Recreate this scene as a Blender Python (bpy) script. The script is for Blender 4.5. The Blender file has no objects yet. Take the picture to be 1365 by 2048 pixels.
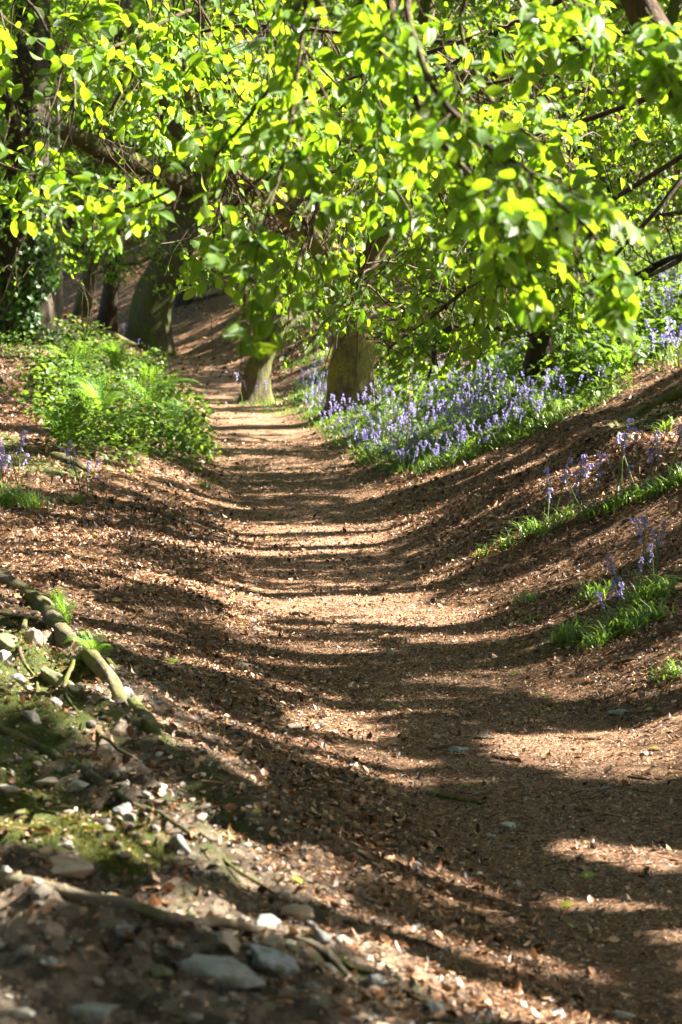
import bpy, math, random
import numpy as np
from mathutils import Vector, noise as mnoise
R = np.random.default_rng(11)
random.seed(5)
sc = bpy.context.scene
col = sc.collection

# ------------------------------------------------------------------ camera, sky, sun, exposure
F = 4836.0                       # focal length in pixels of the 2048 px high photograph (85 mm)
CAM = np.array([0.0, 0.0, 1.9])
PITCH = math.atan(494 / F)
cd = bpy.data.cameras.new("camera"); cam = bpy.data.objects.new("camera", cd); col.objects.link(cam)
cam.location = CAM; cam.rotation_euler = (math.pi / 2 - PITCH, 0, 0)
cd.sensor_fit = 'VERTICAL'; cd.sensor_height = 36; cd.sensor_width = 24; cd.lens = 85
cd.clip_start = 0.1; cd.clip_end = 800
cd.dof.use_dof = True; cd.dof.focus_distance = 12.5; cd.dof.aperture_fstop = 6.3
sc.camera = cam
SUN_EL, SUN_BACK = math.radians(40), math.radians(14)   # from the right, a little beyond the path
SUN = np.array([math.cos(SUN_EL) * math.cos(SUN_BACK), math.cos(SUN_EL) * math.sin(SUN_BACK), math.sin(SUN_EL)])
w = bpy.data.worlds.new("World"); sc.world = w; w.use_nodes = True
nt = w.node_tree; bg = nt.nodes['Background']
sky = nt.nodes.new('ShaderNodeTexSky'); sky.sky_type = 'NISHITA'; sky.sun_disc = False
sky.sun_elevation = SUN_EL; sky.sun_rotation = math.pi / 2 - SUN_BACK
nt.links.new(sky.outputs[0], bg.inputs[0]); bg.inputs[1].default_value = 0.05
sd = bpy.data.lights.new("sun", 'SUN'); sun = bpy.data.objects.new("sun", sd); col.objects.link(sun)
sd.energy = 5.0; sd.angle = math.radians(0.5); sd.color = (1.0, 0.925, 0.81)
sun.rotation_euler = Vector(-SUN).to_track_quat('-Z', 'Y').to_euler()
sc.view_settings.view_transform = 'Standard'; sc.view_settings.look = 'None'
sc.view_settings.gamma = 1; sc.view_settings.exposure = 3.25
cy = sc.cycles
cy.max_bounces = 8; cy.diffuse_bounces = 4; cy.transmission_bounces = 6; cy.transparent_max_bounces = 4
cy.sample_clamp_indirect = 6

# ------------------------------------------------------------------ terrain function
def _smooth(keys, win):
    ds = np.linspace(-20, 400, 4201)
    k = np.array(keys, float)
    v = np.interp(ds, k[:, 0], k[:, 1])
    n = int(win * 10) | 1; ker = np.hanning(n + 2); ker /= ker.sum()
    vp = np.pad(v, (len(ker) // 2, len(ker) // 2), mode='edge')
    v = np.convolve(vp, ker, 'valid')[:len(ds)]
    return lambda d: np.interp(d, ds, v)
XC = _smooth([(-20, 6), (0, 2.8), (5, 1.5), (6.7, 1.15), (7.85, .9), (10, .55), (13.7, .02), (16.7, -.2), (19.5, -.38), (23, -.62),
              (28.7, -1.05), (36, -1.75), (43, -2.9), (50, -5.2), (60, -11), (75, -23), (100, -50), (160, -110), (400, -300)], 4)
LP = _smooth([(-20, .7), (3, .62), (7, .66), (11, .48), (15, .27), (20, .5), (27, .85), (34, 1.0), (45, 1.15), (80, 1.5)], 4)   # height of the left bank
LS = _smooth([(-20, .42), (7, .42), (12, .34), (16, .32), (20, .55), (26, .85), (40, .9), (80, .7)], 4)   # slope of the left bank
ZC = _smooth([(-20, 0), (20, 0), (30, .02), (45, .25), (70, 1.4), (110, 4), (400, 18)], 8)

_rng = np.random.default_rng(3)
_G = _rng.random((256, 256))
def vnoise(x, y):
    x = np.asarray(x, float); y = np.asarray(y, float)
    xi = np.floor(x).astype(int); yi = np.floor(y).astype(int)
    fx = x - xi; fy = y - yi; fx = fx * fx * (3 - 2 * fx); fy = fy * fy * (3 - 2 * fy)
    a = _G[xi & 255, yi & 255]; b = _G[(xi + 1) & 255, yi & 255]; c = _G[xi & 255, (yi + 1) & 255]; d = _G[(xi + 1) & 255, (yi + 1) & 255]
    return (a * (1 - fx) + b * fx) * (1 - fy) + (c * (1 - fx) + d * fx) * fy - .5

def terrain(x, y):
    x = np.asarray(x, float); y = np.asarray(y, float)
    xc = XC(y)
    u = x - xc
    r = np.maximum(u - .35, 0); l = np.maximum(-u - .42, 0)
    R_ = .47 * (np.sqrt(r * r + .45 ** 2) - .45)
    R_ = np.where(R_ > 14, 14 + (R_ - 14) * .5, R_)
    P = LP(y); S = LS(y)
    L_ = P * (1 - np.exp(-np.power(np.maximum(S * l / P, 1e-9), 1.35))) + .035 * np.maximum(l - 2, 0) ** 1.25
    z = ZC(y) + R_ + L_
    off = np.clip(np.abs(u) - .3, 0, 1.0)
    z = z + vnoise(x * .9 + 7, y * .9) * .14 * off + vnoise(x * 3.1, y * 3.1) * .05 * (off + .12) + vnoise(x * 9, y * 9) * .018 * (off + .35)
    # a low lip that runs up the right bank and stony ledges on the near left bank
    z = z + .10 * np.exp(-((r - 1.75 - .15 * vnoise(y * .5, 3.3)) / .16) ** 2) * np.clip((y - 10) / 6, 0, 1) * np.clip((30 - y) / 6, 0, 1)
    near = np.clip((13.5 - y) / 4, 0, 1) * np.clip((l - .75) / .5, 0, 1)
    st = (y * .8 + x * .5) * 2.6 + vnoise(x * 2, y * 2) * 1.2
    z = z + near * (.15 * np.abs(((st % 1) - .5)) + .12 * vnoise(x * 5 + 4, y * 5) + .035 * vnoise(x * 17, y * 17) + .015 * vnoise(x * 40, y * 40))
    return z

FW = np.array([0, math.cos(PITCH), -math.sin(PITCH)]); UP = np.array([0, math.sin(PITCH), math.cos(PITCH)])
def W(px, py, d):
    v = FW + np.array([1., 0, 0]) * (px - 682.5) / F + UP * (1024 - py) / F
    return CAM + v * (d / v[1])
_DS = np.concatenate([np.arange(2.5, 20, .04), np.arange(20, 60, .12), np.arange(60, 160, .5)])
def ground(px, py):
    v = FW + np.array([1., 0, 0]) * (px - 682.5) / F + UP * (1024 - py) / F
    P = CAM + np.outer(_DS / v[1], v)
    h = P[:, 2] < terrain(P[:, 0], P[:, 1])
    i = int(np.argmax(h)) if h.any() else len(_DS) - 1
    p = P[i].copy(); p[2] = float(terrain(p[0], p[1])); return p
def project(P):
    v = P - CAM; dz = v @ FW; return 682.5 + v[:, 0] / dz * F, 1024 - (v @ UP) / dz * F
def inpoly(px, py, poly):
    px = np.asarray(px); py = np.asarray(py); ins = np.zeros(px.shape, bool); n = len(poly)
    for i in range(n):
        x1, y1 = poly[i]; x2, y2 = poly[(i + 1) % n]
        c = ((y1 > py) != (y2 > py)) & (px < (x2 - x1) * (py - y1) / ((y2 - y1) or 1e-9) + x1)
        ins ^= c
    return ins

# ------------------------------------------------------------------ mesh helpers
def norm(v): return v / np.maximum(np.linalg.norm(v, axis=-1, keepdims=True), 1e-9)
class Geo:
    def __init__(s): s.v = []; s.f = []; s.uv = []; s.var = []; s.n = 0
    def add(s, v, faces, uv=None, var=None):
        v = np.asarray(v, float).reshape(-1, 3)
        for f in faces if isinstance(faces, list) else [faces]:
            s.f.append(np.asarray(f, np.int64) + s.n)
        s.v.append(v); s.uv.append(np.zeros((len(v), 2)) if uv is None else np.asarray(uv, float).reshape(-1, 2))
        s.var.append(np.full(len(v), .5) if var is None else np.broadcast_to(np.asarray(var, float), (len(v),)))
        s.n += len(v)
    def build(s, name, mat, parent=None, smooth=True):
        me = bpy.data.meshes.new(name)
        v = np.concatenate(s.v); loops = np.concatenate([f.ravel() for f in s.f])
        tot = np.concatenate([np.full(len(f), f.shape[1]) for f in s.f]); st = np.concatenate([[0], np.cumsum(tot)[:-1]])
        me.vertices.add(len(v)); me.vertices.foreach_set('co', v.astype(np.float32).ravel())
        me.loops.add(len(loops)); me.loops.foreach_set('vertex_index', loops.astype(np.int32))
        me.polygons.add(len(tot)); me.polygons.foreach_set('loop_start', st.astype(np.int32))
        me.update(calc_edges=True)
        me.polygons.foreach_set('use_smooth', np.full(len(tot), smooth))
        a = me.attributes.new('var', 'FLOAT', 'POINT'); a.data.foreach_set('value', np.concatenate(s.var).astype(np.float32))
        u = me.uv_layers.new(name='UVMap'); u.data.foreach_set('uv', np.concatenate(s.uv)[loops].astype(np.float32).ravel())
        me.materials.append(mat)
        o = bpy.data.objects.new(name, me); col.objects.link(o)
        if parent is not None:
            o.parent = parent; me.vertices.foreach_set('co', (v - np.array(parent.location)).astype(np.float32).ravel()); me.update()
        return o
    def build_at(s, name, mat, loc):
        o = s.build(name, mat); co = np.concatenate(s.v) - loc
        o.data.vertices.foreach_set('co', co.astype(np.float32).ravel()); o.data.update(); o.location = loc; return o
def tag(o, label=None, cat=None, group=None, kind=None):
    for k, x in (('label', label), ('category', cat), ('group', group), ('kind', kind)):
        if x: o[k] = x
    return o
def empty(name, loc, label, cat, group=None):
    o = bpy.data.objects.new(name, None); col.objects.link(o); o.location = [float(q) for q in loc]; o.empty_display_size = .1
    return tag(o, label, cat, group)

def catmull(P, n):
    P = np.asarray(P, float)
    if len(P) < 3: return np.array([P[0] + (P[-1] - P[0]) * t for t in np.linspace(0, 1, n)])
    Q = np.vstack([2 * P[0] - P[1], P, 2 * P[-1] - P[-2]]); out = []
    ts = np.linspace(0, len(P) - 1 - 1e-6, n)
    for t in ts:
        i = int(t); f = t - i; a, b, c, d = Q[i:i + 4]
        out.append(.5 * (2 * b + (c - a) * f + (2 * a - 5 * b + 4 * c - d) * f * f + (3 * b - a - 3 * c + d) * f ** 3))
    return np.array(out)
def tube(g, P, r, sides=8, rough=0., flare=None, var=.5, seed=0):
    P = np.asarray(P, float); n = len(P); r = np.broadcast_to(r, (n,)).astype(float)
    T = norm(np.gradient(P, axis=0)); ref = np.array([.31, .12, .95]) if abs(T[0][2]) < .8 else np.array([1., .1, 0])
    N = np.zeros((n, 3)); N[0] = norm(np.cross(T[0], ref))
    for i in range(1, n): N[i] = norm(N[i - 1] - T[i] * (N[i - 1] @ T[i]))
    B = np.cross(T, N); a = np.linspace(0, 2 * math.pi, sides, endpoint=False)
    s = np.concatenate([[0], np.cumsum(np.linalg.norm(np.diff(P, axis=0), axis=1))])
    rr = np.repeat(r[:, None], sides, 1)
    if rough:
        A, S = np.meshgrid(a, s)
        rm = max(r.mean(), .01)
        q = vnoise(np.cos(A) * 2.2 + seed * 3.7 + 20, np.sin(A) * 2.2 + S / rm * .22) + .5 * vnoise(np.cos(A) * 5 + seed + 40, np.sin(A) * 5 + S / rm * .6)
        rr = rr * (1 + rough * q)
    if flare is not None:
        A, S = np.meshgrid(a, s); k, h, lob = flare
        rr = rr * (1 + k * np.exp(-S / h) * (.55 + .45 * np.cos(A * lob + seed * 1.3 + .4 * np.sin(A * 2 + seed))) ** 1)
    V = P[:, None] + rr[..., None] * (N[:, None] * np.cos(a)[None, :, None] + B[:, None] * np.sin(a)[None, :, None])
    i, j = np.meshgrid(np.arange(n - 1), np.arange(sides), indexing='ij'); j2 = (j + 1) % sides
    f = np.stack([i * sides + j, i * sides + j2, (i + 1) * sides + j2, (i + 1) * sides + j], -1).reshape(-1, 4)
    uv = np.stack(np.meshgrid(s, a / 6.2832, indexing='ij'), -1)
    g.add(V, f, uv, var)
    # closed ends
    g.add(np.vstack([P[-1] + T[-1] * r[-1] * .4, V[-1]]), np.array([[0, 1 + k, 1 + (k + 1) % sides] for k in range(sides)]), None, var)

def inst(g, tv, tf, tuv, pos, ax, ay, az, sx, sy=None, sz=None, var=None):
    """many copies of a small template; ax/ay/az are (m,3) axes"""
    m = len(pos)
    if m == 0: return
    sx = np.broadcast_to(sx, (m,)); sy = sx if sy is None else np.broadcast_to(sy, (m,)); sz = sx if sz is None else np.broadcast_to(sz, (m,))
    V = pos[:, None] + tv[None, :, 0, None] * (ax * sx[:, None])[:, None] + tv[None, :, 1, None] * (ay * sy[:, None])[:, None] + tv[None, :, 2, None] * (az * sz[:, None])[:, None]
    n = len(tv); off = (np.arange(m) * n)[:, None, None]
    fs = [(f[None] + off).reshape(-1, f.shape[1]) for f in tf]
    g.add(V.reshape(-1, 3), fs, np.tile(tuv, (m, 1)), np.repeat(np.broadcast_to(.5 if var is None else var, (m,)), n))

def leaf_template(xs, ws, fold=.18, curl=.22, ser=0.):
    mid = [(x, 0, -curl * x * x) for x in xs]; n = len(xs); v = list(mid); L, Rr = {}, {}
    for i in range(1, n - 1):
        L[i] = len(v); v.append((xs[i] + .05, ws[i], -curl * xs[i] ** 2 + fold * ws[i]))
        Rr[i] = len(v); v.append((xs[i] + .05, -ws[i], -curl * xs[i] ** 2 + fold * ws[i]))
    q = []; t = []
    for i in range(n - 1):
        for S, o in ((L, 1), (Rr, -1)):
            if i == 0: f = [0, 1, S[1]]; t.append(f if o > 0 else f[::-1])
            elif i == n - 2: f = [i, i + 1, S[i]]; t.append(f if o > 0 else f[::-1])
            else: f = [i, i + 1, S[i + 1], S[i]]; q.append(f if o > 0 else f[::-1])
    v = np.array(v, float); uv = np.stack([v[:, 0], v[:, 1] + .5], -1)
    fs = [np.array(t)] + ([np.array(q)] if q else [])
    return v, fs, uv
LEAF_HI = leaf_template([0, .1, .22, .36, .5, .64, .77, .88, 1], [0, .15, .25, .30, .31, .275, .20, .10, 0], .22, .25)
LEAF_MD = leaf_template([0, .25, .6, 1], [0, .29, .31, 0], .25, .25)
LEAF_LO = (np.array([[0, 0, 0], [.5, .34, .05], [1, 0, -.15], [.5, -.34, .05]], float), [np.array([[0, 1, 2], [0, 2, 3]])], np.array([[0, .5], [.5, 1], [1, .5], [.5, 0]], float))

# ------------------------------------------------------------------ materials
def mat(name):
    m = bpy.data.materials.new(name); m.use_nodes = True; t = m.node_tree; t.nodes.clear()
    out = t.nodes.new('ShaderNodeOutputMaterial'); return m, t, out
def N(t, typ, **k):
    n = t.nodes.new(typ)
    for a, b in k.items():
        if a.startswith('i_'): n.inputs[a[2:].replace('_', ' ')].default_value = b
        else: setattr(n, a, b)
    return n
def ramp(t, src, stops, interp='LINEAR'):
    r = N(t, 'ShaderNodeValToRGB'); r.color_ramp.interpolation = interp; e = r.color_ramp.elements
    while len(e) < len(stops): e.new(.5)
    for q, (p, c) in zip(e, stops): q.position = p; q.color = (*c, 1) if len(c) == 3 else c
    t.links.new(src, r.inputs[0]); return r.outputs[0]
def mix(t, fac, a, b, mode='MIX'):
    n = N(t, 'ShaderNodeMix', data_type='RGBA', blend_type=mode)
    for i, x in ((0, fac), (6, a), (7, b)):
        if isinstance(x, (int, float)): n.inputs[i].default_value = x
        elif isinstance(x, tuple): n.inputs[i].default_value = (*x, 1)
        else: t.links.new(x, n.inputs[i])
    return n.outputs[2]
def math_(t, op, a, b=0., c=None):
    n = N(t, 'ShaderNodeMath', operation=op)
    for i, x in enumerate((a, b) if c is None else (a, b, c)):
        if isinstance(x, (int, float)): n.inputs[i].default_value = x
        else: t.links.new(x, n.inputs[i])
    return n.outputs[0]
def noise(t, vec, scale, det=4, rough=.6, dist=0.):
    n = N(t, 'ShaderNodeTexNoise'); n.inputs['Scale'].default_value = scale; n.inputs['Detail'].default_value = det
    n.inputs['Roughness'].default_value = rough; n.inputs['Distortion'].default_value = dist
    if vec is not None: t.links.new(vec, n.inputs['Vector'])
    return n.outputs[0]

def leaf_mat(name, cols, trans, tf=.5, veins=True, gloss=.5, rough=.38, spec=1.0):
    m, t, out = mat(name)
    va = N(t, 'ShaderNodeAttribute', attribute_name='var').outputs['Fac']
    base = ramp(t, va, [(i / (len(cols) - 1), c) for i, c in enumerate(cols)])
    tr = ramp(t, va, [(i / (len(trans) - 1), c) for i, c in enumerate(trans)])
    bump = None
    if veins:
        uv = N(t, 'ShaderNodeUVMap').outputs[0]; s = N(t, 'ShaderNodeSeparateXYZ'); t.links.new(uv, s.inputs[0])
        a = math_(t, 'ABSOLUTE', math_(t, 'SUBTRACT', s.outputs[1], .5))
        ph = math_(t, 'SUBTRACT', s.outputs[0], math_(t, 'MULTIPLY', a, .75))
        wv = math_(t, 'SINE', math_(t, 'MULTIPLY', ph, 62.0))
        rib = math_(t, 'POWER', math_(t, 'MULTIPLY_ADD', wv, .5, .5), 3.0)
        mid = math_(t, 'LESS_THAN', a, .018)
        vv = math_(t, 'MAXIMUM', math_(t, 'MULTIPLY', rib, .55), mid)
        base = mix(t, math_(t, 'MULTIPLY', vv, .35), base, (.16, .25, .06))
        tr = mix(t, math_(t, 'MULTIPLY', vv, .75), tr, (.07, .14, .012))
        b = N(t, 'ShaderNodeBump'); b.inputs['Strength'].default_value = .5; b.inputs['Distance'].default_value = .004
        t.links.new(wv, b.inputs['Height']); bump = b.outputs[0]
    p = N(t, 'ShaderNodeBsdfPrincipled'); p.inputs['Roughness'].default_value = rough
    p.inputs['Specular IOR Level'].default_value = gloss
    t.links.new(base, p.inputs['Base Color'])
    q = N(t, 'ShaderNodeBsdfTranslucent'); t.links.new(tr, q.inputs['Color'])
    if bump: t.links.new(bump, p.inputs['Normal'])
    x = N(t, 'ShaderNodeMixShader'); x.inputs[0].default_value = tf
    t.links.new(p.outputs[0], x.inputs[1]); t.links.new(q.outputs[0], x.inputs[2]); t.links.new(x.outputs[0], out.inputs[0])
    return m
M = {}
M['leaf'] = leaf_mat('spring leaves', [(.05, .13, .008), (.085, .19, .010), (.125, .24, .015)], [(.20, .40, .008), (.32, .53, .012), (.48, .66, .025)], .5, gloss=.7, rough=.42)
M['leaf_far'] = leaf_mat('far spring leaves', [(.05, .12, .01), (.08, .17, .012), (.11, .20, .016)], [(.24, .44, .010), (.38, .58, .016), (.52, .70, .03)], .52, False, .6, .42)
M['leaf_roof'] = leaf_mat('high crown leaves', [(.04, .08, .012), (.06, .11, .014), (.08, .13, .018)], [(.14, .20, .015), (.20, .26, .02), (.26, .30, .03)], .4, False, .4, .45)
M['ivy'] = leaf_mat('ivy leaves', [(.02, .06, .01), (.035, .09, .015), (.05, .11, .02)], [(.06, .16, .015), (.1, .22, .02)], .25, False, .4, .5)
M['weed'] = leaf_mat('undergrowth leaves', [(.025, .06, .012), (.06, .12, .018), (.12, .19, .035)], [(.14, .26, .02), (.28, .42, .035)], .4, False, .3, .55)
M['blade'] = leaf_mat('bluebell foliage', [(.06, .13, .015), (.10, .18, .025), (.16, .25, .045)], [(.2, .38, .03), (.34, .5, .05)], .38, False, .8, .35)
M['fern'] = leaf_mat('fern fronds', [(.05, .14, .015), (.085, .2, .02), (.12, .24, .03)], [(.22, .46, .03), (.34, .56, .04)], .42, False, .4, .5)
M['bell'] = leaf_mat('bluebell petals', [(.27, .22, .56), (.42, .36, .72), (.58, .54, .85)], [(.35, .3, .68), (.5, .45, .8)], .4, False, .3, .6)
M['stalk'] = leaf_mat('flower stalks', [(.10, .16, .04), (.16, .22, .06)], [(.2, .35, .05), (.25, .4, .07)], .2, False, .4, .5)
M['litter'] = leaf_mat('dry leaf litter', [(.013, .006, .003), (.09, .040, .015), (.31, .142, .062), (.55, .32, .18), (.74, .54, .37)], [(.10, .045, .016), (.3, .16, .07)], .15, False, .5, .5)
M['fallen'] = leaf_mat('fallen green and yellow leaves', [(.18, .26, .03), (.38, .36, .05), (.50, .36, .08)], [(.3, .4, .03), (.5, .45, .05)], .3, False, .5, .45)

def bark(name, dark, light, moss, amount=.5, scale=1.):
    m, t, out = mat(name)
    tc = N(t, 'ShaderNodeTexCoord').outputs['Object']
    mp = N(t, 'ShaderNodeMapping'); mp.inputs['Scale'].default_value = (1, 1, .28); t.links.new(tc, mp.inputs[0])
    n1 = noise(t, mp.outputs[0], 22 * scale, 8, .7, .6); n2 = noise(t, tc, 3.2, 5, .65); n3 = noise(t, tc, 60, 4, .7)
    c = ramp(t, n1, [(.3, dark), (.5, tuple((a + b) / 2 for a, b in zip(dark, light))), (.72, light)])
    mo = ramp(t, noise(t, tc, 45, 4), [(.3, tuple(x * .35 for x in moss)), (.7, moss)])
    f = ramp(t, math_(t, 'ADD', n2, math_(t, 'MULTIPLY', n1, .35)), [(.88 - amount * .5, (0, 0, 0)), (1.02 - amount * .5, (1, 1, 1))])
    c = mix(t, f, c, mo)
    p = N(t, 'ShaderNodeBsdfPrincipled'); p.inputs['Roughness'].default_value = .85; p.inputs['Specular IOR Level'].default_value = .25
    t.links.new(c, p.inputs['Base Color'])
    b = N(t, 'ShaderNodeBump'); b.inputs['Strength'].default_value = .9; b.inputs['Distance'].default_value = .03
    t.links.new(math_(t, 'ADD', n1, math_(t, 'MULTIPLY', n3, .3)), b.inputs['Height']); t.links.new(b.outputs[0], p.inputs['Normal'])
    t.links.new(p.outputs[0], out.inputs[0]); return m
M['bark'] = bark('mossy bark', (.035, .026, .018), (.17, .13, .09), (.13, .15, .025), .55)
M['bark_moss'] = bark('very mossy bark', (.04, .032, .02), (.24, .19, .13), (.16, .16, .03), .55)
M['bark_sun'] = bark('yellow mossed bark', (.035, .027, .015), (.20, .16, .09), (.24, .23, .045), .62)
M['bark_dark'] = bark('dark bark', (.018, .013, .009), (.085, .062, .042), (.06, .08, .015), .35)
M['bark_pale'] = bark('pale bark', (.10, .08, .055), (.32, .26, .19), (.16, .17, .05), .35)
M['bark_brown'] = bark('brown bark', (.045, .027, .017), (.15, .095, .06), (.08, .09, .02), .3)
M['twig'] = bark('twig bark', (.028, .018, .012), (.13, .09, .055), (.15, .16, .04), .30)

def stone_mat(name, a, b, moss=.2):
    m, t, out = mat(name); tc = N(t, 'ShaderNodeTexCoord').outputs['Object']; gm = N(t, 'ShaderNodeNewGeometry')
    n1 = noise(t, tc, 14, 8, .7); n2 = noise(t, tc, 70, 6, .7); n3 = noise(t, tc, 7, 4, .6, .5)
    c = ramp(t, n1, [(.3, a), (.7, b)]); c = mix(t, math_(t, 'MULTIPLY', n2, .45), c, tuple(x * .35 for x in a))
    s = N(t, 'ShaderNodeSeparateXYZ'); t.links.new(gm.outputs['Normal'], s.inputs[0])
    f = ramp(t, math_(t, 'MULTIPLY_ADD', s.outputs[2], .12, n3), [(.70 - moss * .35, (0, 0, 0)), (.78 - moss * .35, (1, 1, 1))])
    c = mix(t, math_(t, 'MULTIPLY', f, .85), c, mix(t, n2, (.03, .04, .008), (.12, .13, .03)))
    p = N(t, 'ShaderNodeBsdfPrincipled'); p.inputs['Roughness'].default_value = .8; t.links.new(c, p.inputs['Base Color'])
    bu = N(t, 'ShaderNodeBump'); bu.inputs['Strength'].default_value = .7; bu.inputs['Distance'].default_value = .01
    t.links.new(math_(t, 'ADD', n1, math_(t, 'MULTIPLY', n2, .5)), bu.inputs['Height']); t.links.new(bu.outputs[0], p.inputs['Normal'])
    t.links.new(p.outputs[0], out.inputs[0]); return m
M['white'] = stone_mat('white flint', (.30, .27, .22), (.56, .53, .46), .25)
M['grey'] = stone_mat('grey stone', (.13, .13, .12), (.33, .33, .31), .25)
M['blue'] = stone_mat('blue grey stone', (.20, .23, .25), (.45, .49, .52), .45)
M['tan'] = stone_mat('tan stone', (.28, .21, .15), (.52, .42, .33), .1)
M['mossy'] = stone_mat('mossy stone', (.18, .17, .14), (.38, .36, .31), .9)
M['rubble'] = stone_mat('brown grey rubble', (.10, .085, .065), (.36, .31, .25), .2)
M['brown'] = stone_mat('brown stone', (.10, .06, .04), (.24, .16, .11), .0)

# ground material: litter / trodden soil / moss / stony soil from masks
def ground_mat():
    m, t, out = mat('woodland floor')
    tc = N(t, 'ShaderNodeTexCoord').outputs['Object']
    def A(n): return N(t, 'ShaderNodeAttribute', attribute_name=n).outputs['Fac']
    v1 = N(t, 'ShaderNodeTexVoronoi', feature='F1'); v1.inputs['Scale'].default_value = 34; t.links.new(tc, v1.inputs['Vector'])
    v2 = N(t, 'ShaderNodeTexVoronoi', feature='F1'); v2.inputs['Scale'].default_value = 95; t.links.new(tc, v2.inputs['Vector'])
    s1 = N(t, 'ShaderNodeSeparateColor'); t.links.new(v1.outputs['Color'], s1.inputs[0])
    s2 = N(t, 'ShaderNodeSeparateColor'); t.links.new(v2.outputs['Color'], s2.inputs[0])
    n1 = noise(t, tc, 2.2, 6, .65); n2 = noise(t, tc, 130, 6, .75)
    lit = [(0, (.016, .009, .005)), (.35, (.09, .042, .017)), (.7, (.29, .155, .07)), (1, (.54, .37, .21))]
    k1 = math_(t, 'ADD', math_(t, 'MULTIPLY', s1.outputs[0], .5), math_(t, 'ADD', math_(t, 'MULTIPLY', s2.outputs[0], .38), math_(t, 'MULTIPLY', math_(t, 'SUBTRACT', n2, .45), .6)))
    c = ramp(t, k1, lit)
    soil = ramp(t, math_(t, 'ADD', math_(t, 'MULTIPLY', s2.outputs[1], .45), math_(t, 'MULTIPLY', n2, .6)), [(.2, (.05, .026, .012)), (.5, (.20, .105, .055)), (.8, (.50, .315, .19)), (.95, (.68, .52, .38))])
    c = mix(t, A('soil'), c, soil)
    st = ramp(t, math_(t, 'ADD', math_(t, 'MULTIPLY', s1.outputs[2], .35), math_(t, 'MULTIPLY', n2, .7)), [(.25, (.03, .021, .012)), (.5, (.11, .08, .05)), (.72, (.27, .21, .15)), (.85, (.5, .45, .37))])
    c = mix(t, A('stony'), c, st)
    mo = ramp(t, math_(t, 'ADD', math_(t, 'MULTIPLY', n2, .7), math_(t, 'MULTIPLY', noise(t, tc, 25, 4), .3)), [(.3, (.03, .04, .008)), (.55, (.08, .105, .014)), (.75, (.16, .18, .03))])
    mf = ramp(t, math_(t, 'ADD', A('moss'), math_(t, 'MULTIPLY', math_(t, 'SUBTRACT', noise(t, tc, 11, 5, .7), .5), .9)), [(.42, (0, 0, 0)), (.56, (1, 1, 1))])
    c = mix(t, mf, c, mo)
    gr = ramp(t, n2, [(.3, (.03, .055, .012)), (.7, (.09, .14, .03))])
    gf = ramp(t, math_(t, 'ADD', A('green'), math_(t, 'MULTIPLY', math_(t, 'SUBTRACT', noise(t, tc, 5, 5, .7), .5), .8)), [(.4, (0, 0, 0)), (.6, (1, 1, 1))])
    c = mix(t, gf, c, gr)
    p = N(t, 'ShaderNodeBsdfPrincipled'); p.inputs['Roughness'].default_value = .75; p.inputs['Specular IOR Level'].default_value = .3
    t.links.new(c, p.inputs['Base Color'])
    b = N(t, 'ShaderNodeBump'); b.inputs['Strength'].default_value = 1.; b.inputs['Distance'].default_value = .02
    h = math_(t, 'ADD', math_(t, 'ADD', math_(t, 'MULTIPLY', s1.outputs[0], .5), math_(t, 'MULTIPLY', s2.outputs[0], .3)), n2)
    t.links.new(h, b.inputs['Height']); t.links.new(b.outputs[0], p.inputs['Normal']); t.links.new(p.outputs[0], out.inputs[0])
    return m
M['ground'] = ground_mat()

# ------------------------------------------------------------------ the ground, one sheet
def lin(a, b, n): return np.linspace(a, b, n, endpoint=False)
gx = np.concatenate([-np.geomspace(250, 6, 70), lin(-6, -2.2, 60), lin(-2.2, 2.4, 200), lin(2.4, 8, 90), np.geomspace(8, 250, 80)])
gy = np.concatenate([lin(-30, 2.5, 40), lin(2.5, 9, 230), lin(9, 20, 240), lin(20, 45, 210), lin(45, 80, 100), np.geomspace(80, 380, 60)])
X, Y = np.meshgrid(gx, gy); Z = terrain(X, Y)
POLY_MOSS = [[(0, 1540), (150, 1600), (290, 1640), (345, 1700), (330, 1740), (250, 1750), (120, 1700), (0, 1680)],
             [(0, 1200), (70, 1260), (160, 1340), (165, 1420), (230, 1440), (60, 1450), (0, 1460)],
             [(0, 860), (90, 900), (190, 950), (170, 960), (90, 950), (0, 930)],
             [(1190, 870), (1365, 770), (1365, 830), (1240, 890)],
             [(100, 650), (240, 700), (150, 700), (0, 710), (0, 690)]]
POLY_BELL = [(575, 805), (600, 760), (660, 730), (760, 740), (860, 740), (960, 745), (1030, 700), (1100, 740), (1200, 755), (1240, 790), (1110, 850), (990, 900), (880, 940), (800, 955), (720, 920), (640, 870)]
POLY_HILL = [(980, 640), (1365, 490), (1365, 690), (1240, 770), (1080, 760), (960, 740)]
POLY_MOUND = [(95, 700), (210, 690), (320, 730), (400, 830), (425, 900), (370, 935), (300, 900), (210, 930), (120, 900), (60, 800)]
g = Geo(); ny, nx = X.shape
i, j = np.meshgrid(np.arange(ny - 1), np.arange(nx - 1), indexing='ij')
P = np.stack([X, Y, Z], -1).reshape(-1, 3)
g.add(P, np.stack([i * nx + j, i * nx + j + 1, (i + 1) * nx + j + 1, (i + 1) * nx + j], -1).reshape(-1, 4))
go = g.build('ground', M['ground']); tag(go, kind='structure')
ppx, ppy = project(np.where(P[:, 1:2] > 1, P, [0, 1, 0])); vis = P[:, 1] > 2
u = P[:, 0] - XC(P[:, 1])
def setattr_(n, v):
    a = go.data.attributes.new(n, 'FLOAT', 'POINT'); a.data.foreach_set('value', np.clip(v, 0, 1).astype(np.float32).ravel())
soil = np.clip(1.25 - np.abs(u) / .62 + vnoise(P[:, 0] * 2, P[:, 1] * 2) * .6, 0, 1)
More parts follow.
